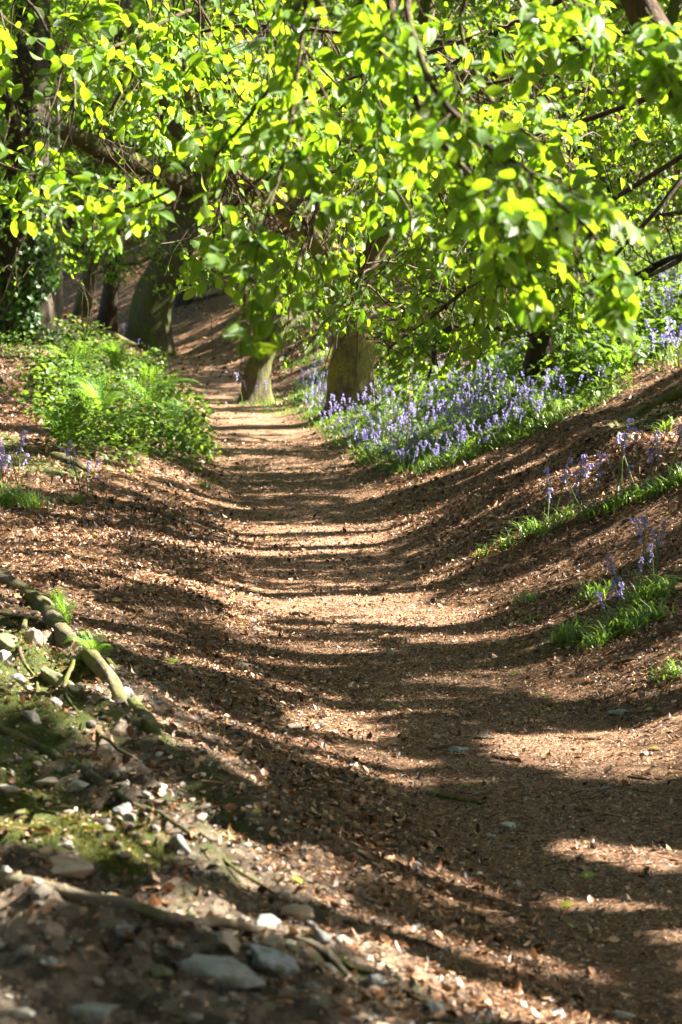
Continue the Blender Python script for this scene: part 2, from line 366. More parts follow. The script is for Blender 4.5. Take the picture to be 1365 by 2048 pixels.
lft = np.maximum(-u - .42, 0)
stony = np.clip((lft - .55) / .5, 0, 1) * np.clip((12.5 - P[:, 1]) / 3, 0, 1)
moss = np.zeros(len(P))
for pl in POLY_MOSS: moss[vis & inpoly(ppx, ppy, pl)] = .75
moss = np.maximum(moss, stony * (.36 + .6 * vnoise(P[:, 0] * 3, P[:, 1] * 1.5)))
def inhill(P, ppx, ppy):
    # the vegetated upper part of the right bank, carried on beyond the frame
    r = P[:, 0] - XC(P[:, 1]); return (r > 3.1 + .3 * np.sin(P[:, 1] * .7)) & (P[:, 1] > 6)
green = np.where(vis & (inpoly(ppx, ppy, POLY_BELL) | inpoly(ppx, ppy, POLY_MOUND)), .55, 0) * (P[:, 1] < 40)
green = np.maximum(green, np.where(inhill(P, ppx, ppy) & (P[:, 1] < 40), .5, 0)); green = np.maximum(green, np.clip((P[:, 1] - 62) / 20, 0, 1) * .55)
setattr_('soil', soil); setattr_('stony', stony); setattr_('moss', moss); setattr_('green', green)

def ground_normal(x, y):
    e = .05; return norm(np.stack([terrain(x - e, y) - terrain(x + e, y), terrain(x, y - e) - terrain(x, y + e), np.full(np.shape(x), 2 * e)], -1))

# ------------------------------------------------------------------ leaf litter, gravel
def scatter(n, d0, d1, pw, wmul=1.25, xoff=0.):
    d = (R.random(n) * (d1 ** pw - d0 ** pw) + d0 ** pw) ** (1 / pw)
    x = (R.random(n) * 2 - 1) * d * .142 * wmul + (R.random(n) - .5) * 1.2 + xoff; return x, d
def litter(g, n, d0, d1, pw, size, lift, tilt, mask=None, tmpl=LEAF_MD, wid=1., vr=(0, 1), vpow=1.):
    x, y = scatter(n, d0, d1, pw)
    if mask is not None:
        k = R.random(n) < mask(x, y); x = x[k]; y = y[k]
    n = len(x); nn = norm(ground_normal(x, y) + R.normal(0, tilt, (n, 3))); a = norm(np.cross(nn, R.normal(0, 1, (n, 3)))); b = np.cross(nn, a)
    s = size * R.uniform(.6, 1.3, n); z = terrain(x, y) + lift * R.random(n)
    v = np.clip(vr[0] + (vr[1] - vr[0]) * R.random(n) ** vpow + vnoise(x * 1.3, y * 1.3) * .2, 0, 1)
    inst(g, *tmpl, np.stack([x, y, z], -1) - a * s[:, None] * .5, a, b, nn * np.where(R.random(n) < .5, 1, -1)[:, None], s, s * wid * R.uniform(.5, 1.1, n), s * R.uniform(.5, 1.6, n), v)
def bank(x, y): return np.clip((np.abs(x - XC(y)) - .35) / .5, .12, 1)
def notstony(x, y): return 1 - .4 * np.clip((np.maximum(XC(y) - x - .42, 0) - .55) / .5, 0, 1) * np.clip((12.5 - y) / 3, 0, 1)
g = Geo()
litter(g, 110000, 4, 13, 1.9, .013, .010, .45, notstony, LEAF_LO, .7, (0, 1), 1.5)
litter(g, 100000, 10, 26, 1.8, .020, .016, .5, None, LEAF_LO, .8, (0, 1), 1.3)
litter(g, 34000, 4.5, 17, 1.9, .031, .018, .5, lambda x, y: bank(x, y) * notstony(x, y), LEAF_MD, 1., (0, .9), 1.8)
litter(g, 40000, 14, 40, 1.7, .045, .03, .55, bank, LEAF_LO, 1., (0, .9), 1.8)
litter(g, 16000, 36, 75, 1.7, .09, .05, .5, None, LEAF_LO, 1., (0, .9), 1.3)
# bits of twig in the litter
x, y = scatter(9000, 4, 22, 1.7); n = len(x); a = norm(np.stack([R.normal(0, 1, n), R.normal(0, .8, n), R.normal(0, .12, n)], -1)); b = norm(np.cross(a, [0, 0, 1.])); c = np.cross(a, b)
TW = (np.array([[-.5, -.5, -.3], [-.5, .5, -.3], [-.5, 0, .5], [.5, -.4, -.3], [.5, .4, -.3], [.5, 0, .4]], float), [np.array([[0, 3, 5, 2], [2, 5, 4, 1], [1, 4, 3, 0]])], np.zeros((6, 2)))
inst(g, *TW, np.stack([x, y, terrain(x, y) + .006], -1), a, b, c, R.uniform(.015, .09, n), R.uniform(.002, .005, n), R.uniform(.002, .005, n), R.uniform(0, .8, n))
tag(g.build('leaf_litter', M['litter'], smooth=False), kind='stuff')

ICO = None
def ico(sub):
    t = (1 + 5 ** .5) / 2
    v = [(-1, t, 0), (1, t, 0), (-1, -t, 0), (1, -t, 0), (0, -1, t), (0, 1, t), (0, -1, -t), (0, 1, -t), (t, 0, -1), (t, 0, 1), (-t, 0, -1), (-t, 0, 1)]
    f = [(0, 11, 5), (0, 5, 1), (0, 1, 7), (0, 7, 10), (0, 10, 11), (1, 5, 9), (5, 11, 4), (11, 10, 2), (10, 7, 6), (7, 1, 8), (3, 9, 4), (3, 4, 2), (3, 2, 6), (3, 6, 8), (3, 8, 9), (4, 9, 5), (2, 4, 11), (6, 2, 10), (8, 6, 7), (9, 8, 1)]
    v = [tuple(norm(np.array(q, float))) for q in v]
    for _ in range(sub):
        c = {}; nf = []
        def md(a, b):
            k = (min(a, b), max(a, b))
            if k not in c: c[k] = len(v); v.append(tuple(norm((np.array(v[a]) + np.array(v[b])) / 2)))
            return c[k]
        for a, b, d in f: x, y, z = md(a, b), md(b, d), md(d, a); nf += [(a, x, z), (b, y, x), (d, z, y), (x, y, z)]
        f = nf
    return np.array(v), np.array(f)
ICO1, ICO3 = ico(1), ico(3)
def rockshape(base, k, rng, amp=.06):
    v = base[0].copy()
    for _ in range(k):
        n = norm(rng.normal(0, 1, 3)); h = rng.uniform(.4, .78); q = np.maximum(v @ n - h, 0); v = v - q[:, None] * n * .95
    v = v * (1 + amp * vnoise(v[:, 0] * 3 + rng.uniform(0, 50), v[:, 1] * 3 + v[:, 2] * 2.3)[:, None] * 2)
    return v
for nm, n, rngd, sz, mt, msk in (('pale_gravel', 2600, (4, 11), (.004, .014), 'white', lambda x, y: np.clip(.35 + (XC(y) - x) * .4, .1, 1)),
                            ('stony_rubble', 2600, (3.8, 11), (.006, .024), 'rubble', lambda x, y: np.clip((XC(y) - x - 1.1) * 1.4, 0, 1))):
    g = Geo(); x, y = scatter(n, *rngd, 1.4); k = R.random(n) < msk(x, y); x = x[k]; y = y[k]; n = len(x)
    for q in range(4):
        s = slice(q, None, 4); sh = rockshape(ICO1, 5, R); m_ = len(x[s]); a = norm(np.stack([R.normal(0, 1, m_), R.normal(0, 1, m_), R.normal(0, .2, m_)], -1)); b = norm(np.cross([0, 0, 1.], a)); c = np.cross(a, b)
        r = R.uniform(*sz, m_) * R.uniform(.5, 1.2, m_)
        inst(g, sh, [ICO1[1]], np.zeros((len(sh), 2)), np.stack([x[s], y[s], terrain(x[s], y[s]) + r * .2], -1), a, b, c, r, r * R.uniform(.5, 1, m_), r * R.uniform(.35, .8, m_))
    tag(g.build(nm, M[mt], smooth=False), kind='stuff')

# ------------------------------------------------------------------ branching foliage
def cpoint(P0, D, L, dr, t): return P0 + D * (L * t)[..., None] - np.array([0, 0, 1.]) * (dr * L * t * t)[..., None]
class Br:   # a bundle of curved shoots
    def __init__(s, P0, D, L, dr): s.P0, s.D, s.L, s.dr = np.asarray(P0, float), np.asarray(D, float), np.asarray(L, float), np.asarray(dr, float)
    def __len__(s): return len(s.L)
    def kids(s, n, lf, spread=.9, jit=.25, droop=.25, t0=.12, t1=1.):
        m = len(s); k = np.arange(n); t = t0 + (t1 - t0) * (k[None] + R.random((m, n))) / n
        P0 = cpoint(s.P0[:, None], s.D[:, None], s.L[:, None], s.dr[:, None], t)
        T = norm(s.D[:, None] - np.array([0, 0, 2.]) * (s.dr[:, None] * t)[..., None])
        upv = norm(np.array([0, 0, 1.]) + R.normal(0, .35, (m, 1, 3))); S = norm(np.cross(T, upv)); sg = np.where((k + R.integers(0, 2, (m, 1))) % 2 == 0, 1, -1)
        D = norm(T * .75 + S * (sg * spread)[..., None] + R.normal(0, jit, (m, n, 3)))
        L = s.L[:, None] * lf * (1 - .45 * t) * R.uniform(.6, 1.25, (m, n))
        return Br(P0.reshape(-1, 3), D.reshape(-1, 3), L.ravel(), np.full(m * n, droop) * R.uniform(.4, 1.6, m * n))
    def sel(s, k): return Br(s.P0[k], s.D[k], s.L[k], s.dr[k])
    def mid(s): return cpoint(s.P0, s.D, s.L, s.dr, np.full(len(s), .5))
    def tubes(s, g, r0, r1, seg=3):
        m = len(s)
        if not m: return
        a = np.array([0, 2.094, 4.189]); ref = norm(R.normal(0, 1, (m, 3))); A = norm(np.cross(s.D, ref)); B = np.cross(s.D, A); V = []
        kn = norm(np.cross(s.D, R.normal(0, 1, (m, 3)))) * (s.L * .035)[:, None]
        for q in range(seg + 1):
            t = q / seg; r = r0 + (r1 - r0) * t; c = cpoint(s.P0, s.D, s.L, s.dr, np.full(m, t)) + kn * (math.sin(t * math.pi * 2))
            V.append(c[:, None] + r * (A[:, None] * np.cos(a)[None, :, None] + B[:, None] * np.sin(a)[None, :, None]))
        V = np.stack(V, 1).reshape(-1, 3); f = []
        for q in range(seg):
            for e in range(3): f.append([q * 3 + e, q * 3 + (e + 1) % 3, (q + 1) * 3 + (e + 1) % 3, (q + 1) * 3 + e])
        f = (np.array(f)[None] + (np.arange(m) * 3 * (seg + 1))[:, None, None]).reshape(-1, 4); g.add(V, f)
    def leaves(s, g, K, size, tmpl, keep=None, var=(0, 1), down=.35):
        m = len(s)
        if not m: return
        t = (np.arange(K)[None] + R.uniform(.4, 1, (m, K))) / K; P = cpoint(s.P0[:, None], s.D[:, None], s.L[:, None], s.dr[:, None], t)
        T = norm(s.D[:, None] - np.array([0, 0, 2.]) * (s.dr[:, None] * t)[..., None]); S = norm(np.cross(T, np.array([0, 0, 1.]) + R.normal(0, .3, (m, 1, 3))))
        sg = np.where(np.arange(K) % 2 == 0, 1, -1)[None, :, None] * np.ones((m, K, 1)); sg[:, -1] *= .2
        l = norm(T * .7 + S * sg * .75 + R.normal(0, .25, (m, K, 3)) - np.array([0, 0, down])).reshape(-1, 3)
        up = norm(np.array([0, 0, .75]) + R.normal(0, .62, (m * K, 3))); n = norm(up - l * np.sum(up * l, -1, keepdims=True)); P = P.reshape(-1, 3)
        v = np.clip(R.normal(.5, .28, m * K) + np.repeat(R.normal(0, .12, m), K), 0, 1) * (var[1] - var[0]) + var[0]
        sz = size * R.uniform(.6, 1.2, m * K)
        if keep is not None:
            k = keep(P); P, l, n, v, sz = P[k], l[k], n[k], v[k], sz[k]
        inst(g, *tmpl, P, l, np.cross(n, l), n, sz, sz * R.uniform(.85, 1.15, len(sz)), sz * R.uniform(.4, 1.6, len(sz)), v)

class Tree:
    def __init__(s, base, label, barkm, name='beech_tree', group=None, cat='tree'):
        s.o = empty(name, base, label, cat, group); s.base = np.array(base, float); s.bark = M[barkm]; s.tw = Geo(); s.lf = Geo(); s.sk = []
    def trunk(s, P, r, sides=20, rough=.28, flare=(.55, .35, 5), name='trunk', n=40, seed=None, mat=None):
        g = Geo(); P = catmull(P, n); r = np.interp(np.linspace(0, 1, n), np.linspace(0, 1, len(np.atleast_1d(r))), np.atleast_1d(r))
        tube(g, P, r, sides, rough, flare, seed=s.base[0] * 7 if seed is None else seed); g.build(name, mat or s.bark, s.o)
        s.sk.append(P[len(P) // 4:]); return P
    def limb(s, P, r, n=24, sides=9, name='limb', rough=.25, mat=None):
        g = Geo(); P = catmull(P, n); d = P + np.stack([vnoise(P[:, 1] * 3 + P[:, 0] * 2 + 3, P[:, 2] * 3 + k * 9) for k in range(3)], -1) * min(.12, np.linalg.norm(P[-1] - P[0]) * .05)
        d[0] = P[0]; tube(g, d, np.linspace(r[0], r[1], n), sides, rough, None, seed=P[0][0] * 3); g.build(name, mat or s.bark, s.o); s.sk.append(d); return d
    def skel(s): return np.concatenate(s.sk)
    def sprays(s, C, L, K2=6, K3=5, leaf=.06, tmpl=LEAF_MD, keep=None, r=.004, droop=.3, down=.35, connect=True, var=(0, 1), out=None, tw=True, lf2=.42):
        """leafy sprays centred on points C, each joined to the nearest wood of the tree"""
        C = np.asarray(C, float); sk = s.skel(); m = len(C)
        idx = np.array([np.argmin(np.sum((sk - c - np.array([0, 0, .25])) ** 2 * [1, 1, .7], 1)) for c in C]); A = sk[idx]
        L = np.broadcast_to(L, (m,)) * R.uniform(.7, 1.3, m)
        D = norm(norm(C - A) + R.normal(0, .35, (m, 3)) + (0 if out is None else np.asarray(out)))
        P0 = C - D * (L * .5)[:, None]
        b = Br(P0, D, L, np.full(m, droop) * R.uniform(.5, 1.5, m))
        if connect:
            d = P0 - A; l = np.maximum(np.linalg.norm(d, axis=1), .01); dr = np.full(m, -.12)
            c = Br(A, norm(d) + np.array([0, 0, -.12]), l, dr)   # arching link
            c.tubes(s.tw, r * 1.6, r, 5)
        b.tubes(s.tw, r, r * .5, 4); k2 = b.kids(K2, lf2, droop=droop)
        if keep is not None: k2 = k2.sel(keep(k2.mid()))
        if tw: k2.tubes(s.tw, r * .45, r * .2, 3)
        k2.leaves(s.lf, K3, leaf, tmpl, keep, var, down); b.leaves(s.lf, K3 + 2, leaf, tmpl, keep, var, down); return b
    def done(s, leafm='leaf', twigm='twig'):
        if s.tw.n: s.tw.build('twigs', M[twigm], s.o)
        if s.lf.n: s.lf.build('crown', M[leafm], s.o)
        return s.o

def fill(poly, n, d0, d1):
    a = np.array(poly); out = []
    while len(out) < n:
        x, y = R.uniform(a[:, 0].min(), a[:, 0].max()), R.uniform(a[:, 1].min(), a[:, 1].max())
        if inpoly([x], [y], poly)[0]:
            p = W(x, y, R.uniform(d0, d1))
            if p[2] > terrain(p[0], p[1]) + .25: out.append(p)
    return np.array(out)
def pxr(w, d): return w / F * d / 2
def L_(pts): return [W(*p) for p in pts]

SPOTS = [(np.array(q), r) for q, r in (((0, 6, 2.6), .8), ((.7, 5.8, 2.4), .8), ((-.6, 6.3, 2.7), .7), ((.6, 7, 3.), .8), ((.3, 9, 3), .8), ((-1, 9.5, 3.3), .9), ((0, 13, 3.), 1.), ((1, 13, 3.4), 1.), ((3, 22, 3.), 1.2), ((-1, 18, 3.5), 1.))] + [(np.array(W(725, py, 29.6)), .45) for py in (690, 730, 770, 800)] + [(np.array(W(px, py, 6)), .35) for px, py in ((1000, 330), (1100, 480), (1220, 600), (950, 230), (520, 500), (120, 430), (560, 560))] + [(np.array(W(330, py, 34)), .5) for py in (600, 660)]
SPOTS += [(ground(px, py) + [0, 0, .15], .6) for px, py in ((620, 840), (700, 850), (800, 890), (900, 860), (1000, 830), (900, 800), (800, 830), (1100, 800), (1200, 780))]
SPOTS += [(ground(px, py) + [0, 0, .3], .5) for px, py in ((150, 760), (260, 780), (330, 850), (1320, 620), (450, 665), (560, 640), (250, 720))]
SPOTS += [(ground(px, py), .2) for px, py in ((1130, 1520), (1230, 1520), (1330, 1520), (600, 1225), (800, 1225), (1250, 1345))]
def sunny(P):
    k = np.ones(len(P))
    for c, r in SPOTS:
        d = P - c; t = d @ SUN; k[(t > 1.3) & (np.linalg.norm(d - t[:, None] * SUN, axis=1) < r)] = .05
    return k
GAPS = [([(410, 320), (540, 340), (640, 390), (680, 500), (600, 510), (500, 440), (420, 375)], .22), ([(0, 170), (160, 235), (330, 310), (345, 370), (240, 350), (120, 295), (0, 235)], .3), ([(335, 330), (420, 330), (400, 470), (350, 560), (260, 600), (250, 560), (330, 480)], .35),
        ([(130, 540), (240, 570), (330, 590), (420, 600), (420, 740), (120, 700)], .1), ([(655, 660), (760, 660), (755, 830), (650, 830)], .06), ([(0, 480), (110, 480), (130, 700), (0, 700)], .25), ([(420, 610), (640, 610), (640, 740), (420, 740)], .6), ([(1030, 655), (1140, 655), (1140, 790), (1030, 790)], .25), ([(900, 120), (1010, 140), (1000, 210), (880, 200)], .4), ([(20, 60), (90, 60), (90, 330), (20, 330)], .4)]
def gaps(P, f=1.):
    px, py = project(P); k = np.ones(len(P))
    for pl, v in GAPS: k[inpoly(px, py, pl)] = v * f
    return R.random(len(P)) < k * np.maximum(sunny(P), .2)
# ------------------------------------------------------------------ the trees that stand in view
def base_at(px, py, sink=.12):
    p = ground(px, py); return np.array([p[0], p[1], p[2] - sink])
def up_from(b, pts):   # pixel positions at the depth of the base (+ small depth change)
    return [b] + [W(px, py, b[1] + dd) for px, py, dd in pts]

# T1: large leaning tree left of the path, mossy limb to the upper left
b = base_at(300, 712); d = b[1]
t1 = Tree(b, 'large leaning tree left of the path with a long mossy limb', 'bark')
t1.trunk(up_from(b, [(304, 610, 0), (335, 540, 0), (360, 470, .2), (380, 390, .3), (392, 250, .5), (405, 90, .8), (420, -120, 1.2)]), [pxr(w_, d) for w_ in (84, 80, 74, 66, 58, 50, 42, 30)], flare=(.8, .4, 4))
t1.limb([W(375, 370, d), W(320, 345, d - .8), W(230, 312, d - 2), W(150, 272, d - 3), (W(60, 225, d - 4)), W(0, 190, d - 5), W(-130, 150, d - 6)], (pxr(44, d), pxr(22, d)), mat=M['bark_moss'])
t1.limb([W(388, 300, d), W(330, 220, d - .5), W(280, 120, d - 1), W(262, 30, d - 1.2), W(230, -80, d - 1.5)], (pxr(34, d), pxr(20, d)), mat=M['bark_moss'])
t1.limb([W(380, 400, d), W(300, 420, d - 1), W(220, 470, d - 2), W(190, 540, d - 2.4)], (pxr(14, d), pxr(5, d)))
t1.limb([W(350, 500, d), W(300, 520, d - 1), W(240, 530, d - 1.5), W(170, 560, d - 1.5)], (pxr(10, d), pxr(4, d)))
t1.limb([W(395, 220, d), W(480, 120, d - 1), W(560, 40, d - 2), W(700, -60, d - 3)], (pxr(30, d), pxr(12, d)))
t1.limb([W(330, 345, d - .8), W(220, 380, d - 2.5), W(120, 330, d - 3.5), W(-20, 300, d - 4)], (pxr(16, d), pxr(5, d)))
t1.sprays(fill([(0, 180), (420, 60), (480, 300), (390, 420), (330, 480), (200, 400), (0, 380)], 125, d - 5, d + .5), .8, leaf=.085, tmpl=LEAF_LO, K2=7, keep=gaps, r=.007)
t1.sprays(fill([(175, 470), (330, 450), (370, 530), (330, 590), (230, 560), (165, 560)], 34, d - 3, d - .7), .6, leaf=.075, tmpl=LEAF_MD, K2=7, keep=gaps, r=.006)
t1.sprays(fill([(0, -300), (700, -300), (620, 80), (0, 100)], 60, d - 4, d + 2), 1., leaf=.1, tmpl=LEAF_LO, K2=7, keep=gaps, r=.01)
t1.done('leaf')

# T0: ivy-clad tree at the left edge, with roots running out to the right
b = base_at(48, 688); d = b[1]
t0 = Tree(b, 'thick dark ivy-clad tree at the left edge, its mossy roots spreading over the bank', 'bark_dark')
tp = t0.trunk(up_from(b, [(40, 600, 0), (38, 480, 0), (50, 330, .1), (60, 180, .2), (62, 60, .4), (66, -120, .6)]), [pxr(w_, d) for w_ in (125, 112, 96, 84, 74, 70, 62)], flare=(.5, .4, 5), rough=.4)
for k, pts in enumerate([[(90, 650), (130, 668), (170, 690), (210, 700)], [(80, 620), (112, 650), (150, 682), (165, 705)], [(95, 665), (150, 668), (235, 685), (275, 700)], [(20, 660), (-20, 690), (-60, 705)]]):
    Q = [tp[int(6 - k)] * .6 + W(*pts[0], d - .1) * .4]
    for q in pts[1:]:
        p = ground(*q); Q.append(p + [0, 0, .03])
    t0.limb(Q, (pxr(30, d), pxr(8, d)), name='root', mat=M['bark_moss'])
t0.limb([W(50, 300, d), W(10, 200, d - .3), W(-60, 120, d - .5)], (pxr(30, d), pxr(15, d)))
g = Geo(); n = 5200; k = R.integers(0, len(tp) - 14, n); k = (k * R.random(n) ** .3).astype(int); a = R.uniform(0, 6.283, n); rr = np.interp(k, [0, len(tp)], [pxr(128, d), pxr(80, d)]) * R.uniform(.95, 1.5, n)
Pn = tp[k] + np.stack([np.cos(a) * rr, np.sin(a) * rr, R.uniform(-.12, .12, n)], -1); nn = norm(np.stack([np.cos(a), np.sin(a), R.normal(.3, .4, n)], -1)); kk = vnoise(Pn[:, 0] * 4 + a, Pn[:, 2] * 2.2) > -.13
Pn, nn = Pn[kk], nn[kk]; l = norm(np.cross(nn, R.normal(0, 1, Pn.shape)) - [0, 0, .5]); inst(g, *LEAF_MD, Pn, l, np.cross(nn, l), nn, R.uniform(.05, .09, len(Pn)), None, None, R.random(len(Pn)))
g.build('ivy', M['ivy'], t0.o)
t0.sprays(fill([(0, 330), (110, 330), (220, 430), (215, 520), (150, 560), (90, 520), (0, 600)], 26, d - 1.5, d + .3), .6, leaf=.07, tmpl=LEAF_MD, K2=6, keep=gaps, r=.005)
t0.sprays(fill([(-100, -200), (200, -200), (230, 100), (180, 330), (0, 300)], 50, d - 3, d + 1), .8, leaf=.085, tmpl=LEAF_LO, K2=7, keep=gaps, r=.007)
t0.done('leaf')

# slim pale sapling beside it
b = base_at(119, 655, .05); d = b[1]
ts = Tree(b, 'slim pale sapling standing just right of the ivy-clad tree', 'bark_pale', name='sapling')
ts.trunk(up_from(b, [(119, 600, 0), (117, 520, 0), (121, 440, 0), (112, 360, .1), (116, 230, .3), (100, 60, .5)]), [pxr(w_, d) for w_ in (21, 16, 14, 12, 9, 6)], 10, .15, (.2, .15, 4))
ts.sprays(fill([(60, 300), (230, 280), (230, 450), (60, 470)], 22, d - 1, d + .6), .5, leaf=.07, tmpl=LEAF_LO, keep=gaps, r=.005)
ts.done('leaf')

# T3: moss-lit tree on the edge of the bluebells, thick limb to the upper left
b = base_at(702, 822); d = b[1]
t3 = Tree(b, 'tree with a sunlit mossy trunk rising from the bluebells right of the path', 'bark_sun')
t3.trunk(up_from(b, [(703, 770, 0), (706, 700, 0), (702, 640, 0), (680, 570, .1), (640, 495, .2), (590, 430, .3), (520, 380, .2), (440, 335, 0), (390, 240, 0), (370, 120, 0)]), [pxr(w_, d) for w_ in (90, 82, 76, 74, 72, 68, 62, 48, 34, 24, 14)], flare=(1.0, .22, 5), name='trunk', rough=.34)
t3.limb([W(695, 610, d), W(740, 520, d - .3), W(790, 400, d - .6), (W(830, 240, d - .8)), W(850, 60, d - 1), W(860, -150, d - 1)], (pxr(50, d), pxr(26, d)), mat=M['bark'])
t3.limb([W(600, 440, d), W(640, 330, d + .4), W(655, 200, d + .8), W(640, 30, d + 1), W(600, -150, d + 1)], (pxr(36, d), pxr(18, d)), mat=M['bark'])
t3.limb([W(800, 380, d - .6), W(900, 330, d - 1.5), W(1010, 320, d - 2), W(1120, 260, d - 2.5)], (pxr(22, d), pxr(7, d)), mat=M['bark'])
t3.limb([W(720, 560, d), W(820, 590, d - 1.5), W(900, 650, d - 2.5), W(960, 700, d - 3)], (pxr(12, d), pxr(4, d)), mat=M['bark'])
t3.limb([W(520, 380, d), W(480, 470, d - 1.5), W(430, 560, d - 2.5)], (pxr(12, d), pxr(4, d)), mat=M['bark'])
t3.sprays(fill([(430, 60), (1000, 0), (1000, 500), (900, 640), (800, 560), (740, 420), (560, 330), (420, 300)], 125, d - 4, d + 1.5), .9, leaf=.085, tmpl=LEAF_LO, K2=7, keep=gaps, r=.007)
t3.sprays(fill([(740, 560), (980, 600), (1000, 700), (840, 770), (760, 690)], 40, d - 4, d - 1.2), .8, leaf=.085, tmpl=LEAF_LO, K2=7, keep=gaps, r=.007)
t3.sprays(fill([(300, -320), (1100, -320), (1000, 0), (400, 0)], 60, d - 3, d + 2), 1., leaf=.1, tmpl=LEAF_LO, K2=7, keep=gaps, r=.01)
t3.done('leaf')

# T2: smaller tree left of it, leaning right
b = base_at(511, 806); d = b[1]
t2 = Tree(b, 'small tree leaning right at the fork of the path, grass around its foot', 'bark')
t2.trunk(up_from(b, [(513, 765, 0), (523, 715, 0), (545, 675, 0), (590, 632, .2), (640, 575, .5), (690, 480, .8), (730, 360, 1), (760, 200, 1), (765, 20, 1)]), [pxr(w_, d) for w_ in (62, 50, 44, 40, 34, 28, 24, 20, 14, 10)], 14, .35, (.9, .22, 4))
t2.limb([W(530, 700, d), W(515, 640, d - .3), W(495, 560, d - .8), W(470, 480, d - 1.2)], (pxr(22, d), pxr(8, d)))
t2.limb([W(600, 625, d), W(560, 560, d - .8), W(540, 480, d - 1.5)], (pxr(14, d), pxr(5, d)))
t2.sprays(fill([(450, 460), (660, 470), (700, 560), (640, 640), (540, 640), (470, 600)], 44, d - 3, d - .4), .7, leaf=.08, tmpl=LEAF_LO, K2=7, keep=gaps, r=.006)
t2.sprays(fill([(600, 100), (860, 100), (840, 500), (660, 500)], 40, d - 2, d + 1.5), .8, leaf=.085, tmpl=LEAF_LO, K2=7, keep=gaps, r=.006)
t2.done('leaf')

# T4: dark low spreading tree among the bluebells and ferns on the right bank
b = base_at(1068, 772); d = b[1]
t4 = Tree(b, 'dark low tree with spreading level boughs among ferns on the right bank', 'bark_dark')
t4.trunk(up_from(b, [(1072, 735, 0), (1082, 690, 0), (1085, 655, 0), (1110, 600, .1), (1160, 520, .3), (1230, 400, .5), (1290, 260, .5), (1330, 60, .5)]), [pxr(w_, d) for w_ in (62, 48, 46, 50, 40, 34, 26, 22, 16)], 14, .35, (.4, .2, 4))
t4.limb([W(1085, 665, d), W(1030, 655, d - .3), W(960, 650, d - .8), W(900, 655, d - 1.2), W(868, 700, d - 1.5), W(850, 760, d - 1.6)], (pxr(22, d), pxr(5, d)))
t4.limb([W(1095, 640, d), W(1160, 600, d - .4), W(1240, 575, d - .8), W(1330, 530, d - 1), W(1400, 500, d - 1)], (pxr(24, d), pxr(8, d)))
t4.limb([W(1100, 620, d), W(1040, 560, d - .5), W(960, 500, d - 1), W(880, 470, d - 1.3)], (pxr(22, d), pxr(7, d)))
t4.limb([W(1085, 650, d), W(1000, 690, d - .8), W(940, 720, d - 1)], (pxr(10, d), pxr(4, d)))
t4.limb([W(1160, 520, d), W(1110, 430, d - .5), W(1020, 380, d - 1), W(930, 350, d - 1.2)], (pxr(20, d), pxr(6, d)))
t4.limb([W(1230, 400, d), W(1170, 310, d - .4), W(1075, 305, d - .8)], (pxr(16, d), pxr(5, d)))
t4.sprays(fill([(860, 460), (1250, 420), (1240, 600), (1100, 655), (980, 660), (890, 690), (830, 740), (820, 640)], 60, d - 2, d), .7, leaf=.08, tmpl=LEAF_MD, K2=7, keep=gaps, r=.006)
t4.sprays(fill([(900, 250), (1365, 150), (1365, 480), (1150, 500), (900, 470)], 120, d - 2, d + 1.5), .8, leaf=.08, tmpl=LEAF_LO, K2=7, keep=gaps, r=.006)
t4.done('leaf')

# ------------------------------------------------------------------ trees further up the wooded slope
far = [  # px of trunk at its foot, distance, lean px, width px, label
 (205, 46, 14, 34, 'dark root-footed tree behind the sapling on the brown slope', 'bark_dark'),
 (374, 50, -5, 32, 'dark upright tree just behind the large leaning tree', 'bark_dark'),
 (152, 48, -8, 30, 'slender grey-brown tree behind the sapling', 'bark'),
 (620, 52, 14, 26, 'thin upright tree on the slope behind the thick leaning limb', 'bark'),
 (460, 58, -30, 34, 'mossy tree up the slope between the two leaning trees', 'bark'),
 (260, 60, -40, 30, 'tree high on the slope leaning to the left edge', 'bark'),
 (820, 50, 20, 30, 'tree on the slope behind the moss-lit trunk', 'bark'),
 (950, 44, 40, 30, 'tree on the upper right bank half hidden in leaves', 'bark_brown'),
 (1180, 40, -30, 34, 'brown tree high on the right bank beyond the ferns', 'bark_brown'),
 (1330, 37, 10, 30, 'tree at the right edge high on the bank above the bluebells', 'bark'),
 (60, 62, 10, 40, 'distant tree at the upper left on the slope', 'bark_dark'),
 (700, 72, -10, 26, 'farthest tree seen in the middle of the slope', 'bark'),
 (1060, 58, 10, 26, 'distant tree on the skyline of the right bank', 'bark')]
def ground_d(px, d):
    p = W(px, 530, d); return np.array([p[0], d, float(terrain(p[0], d)) - .1])
FARP = []
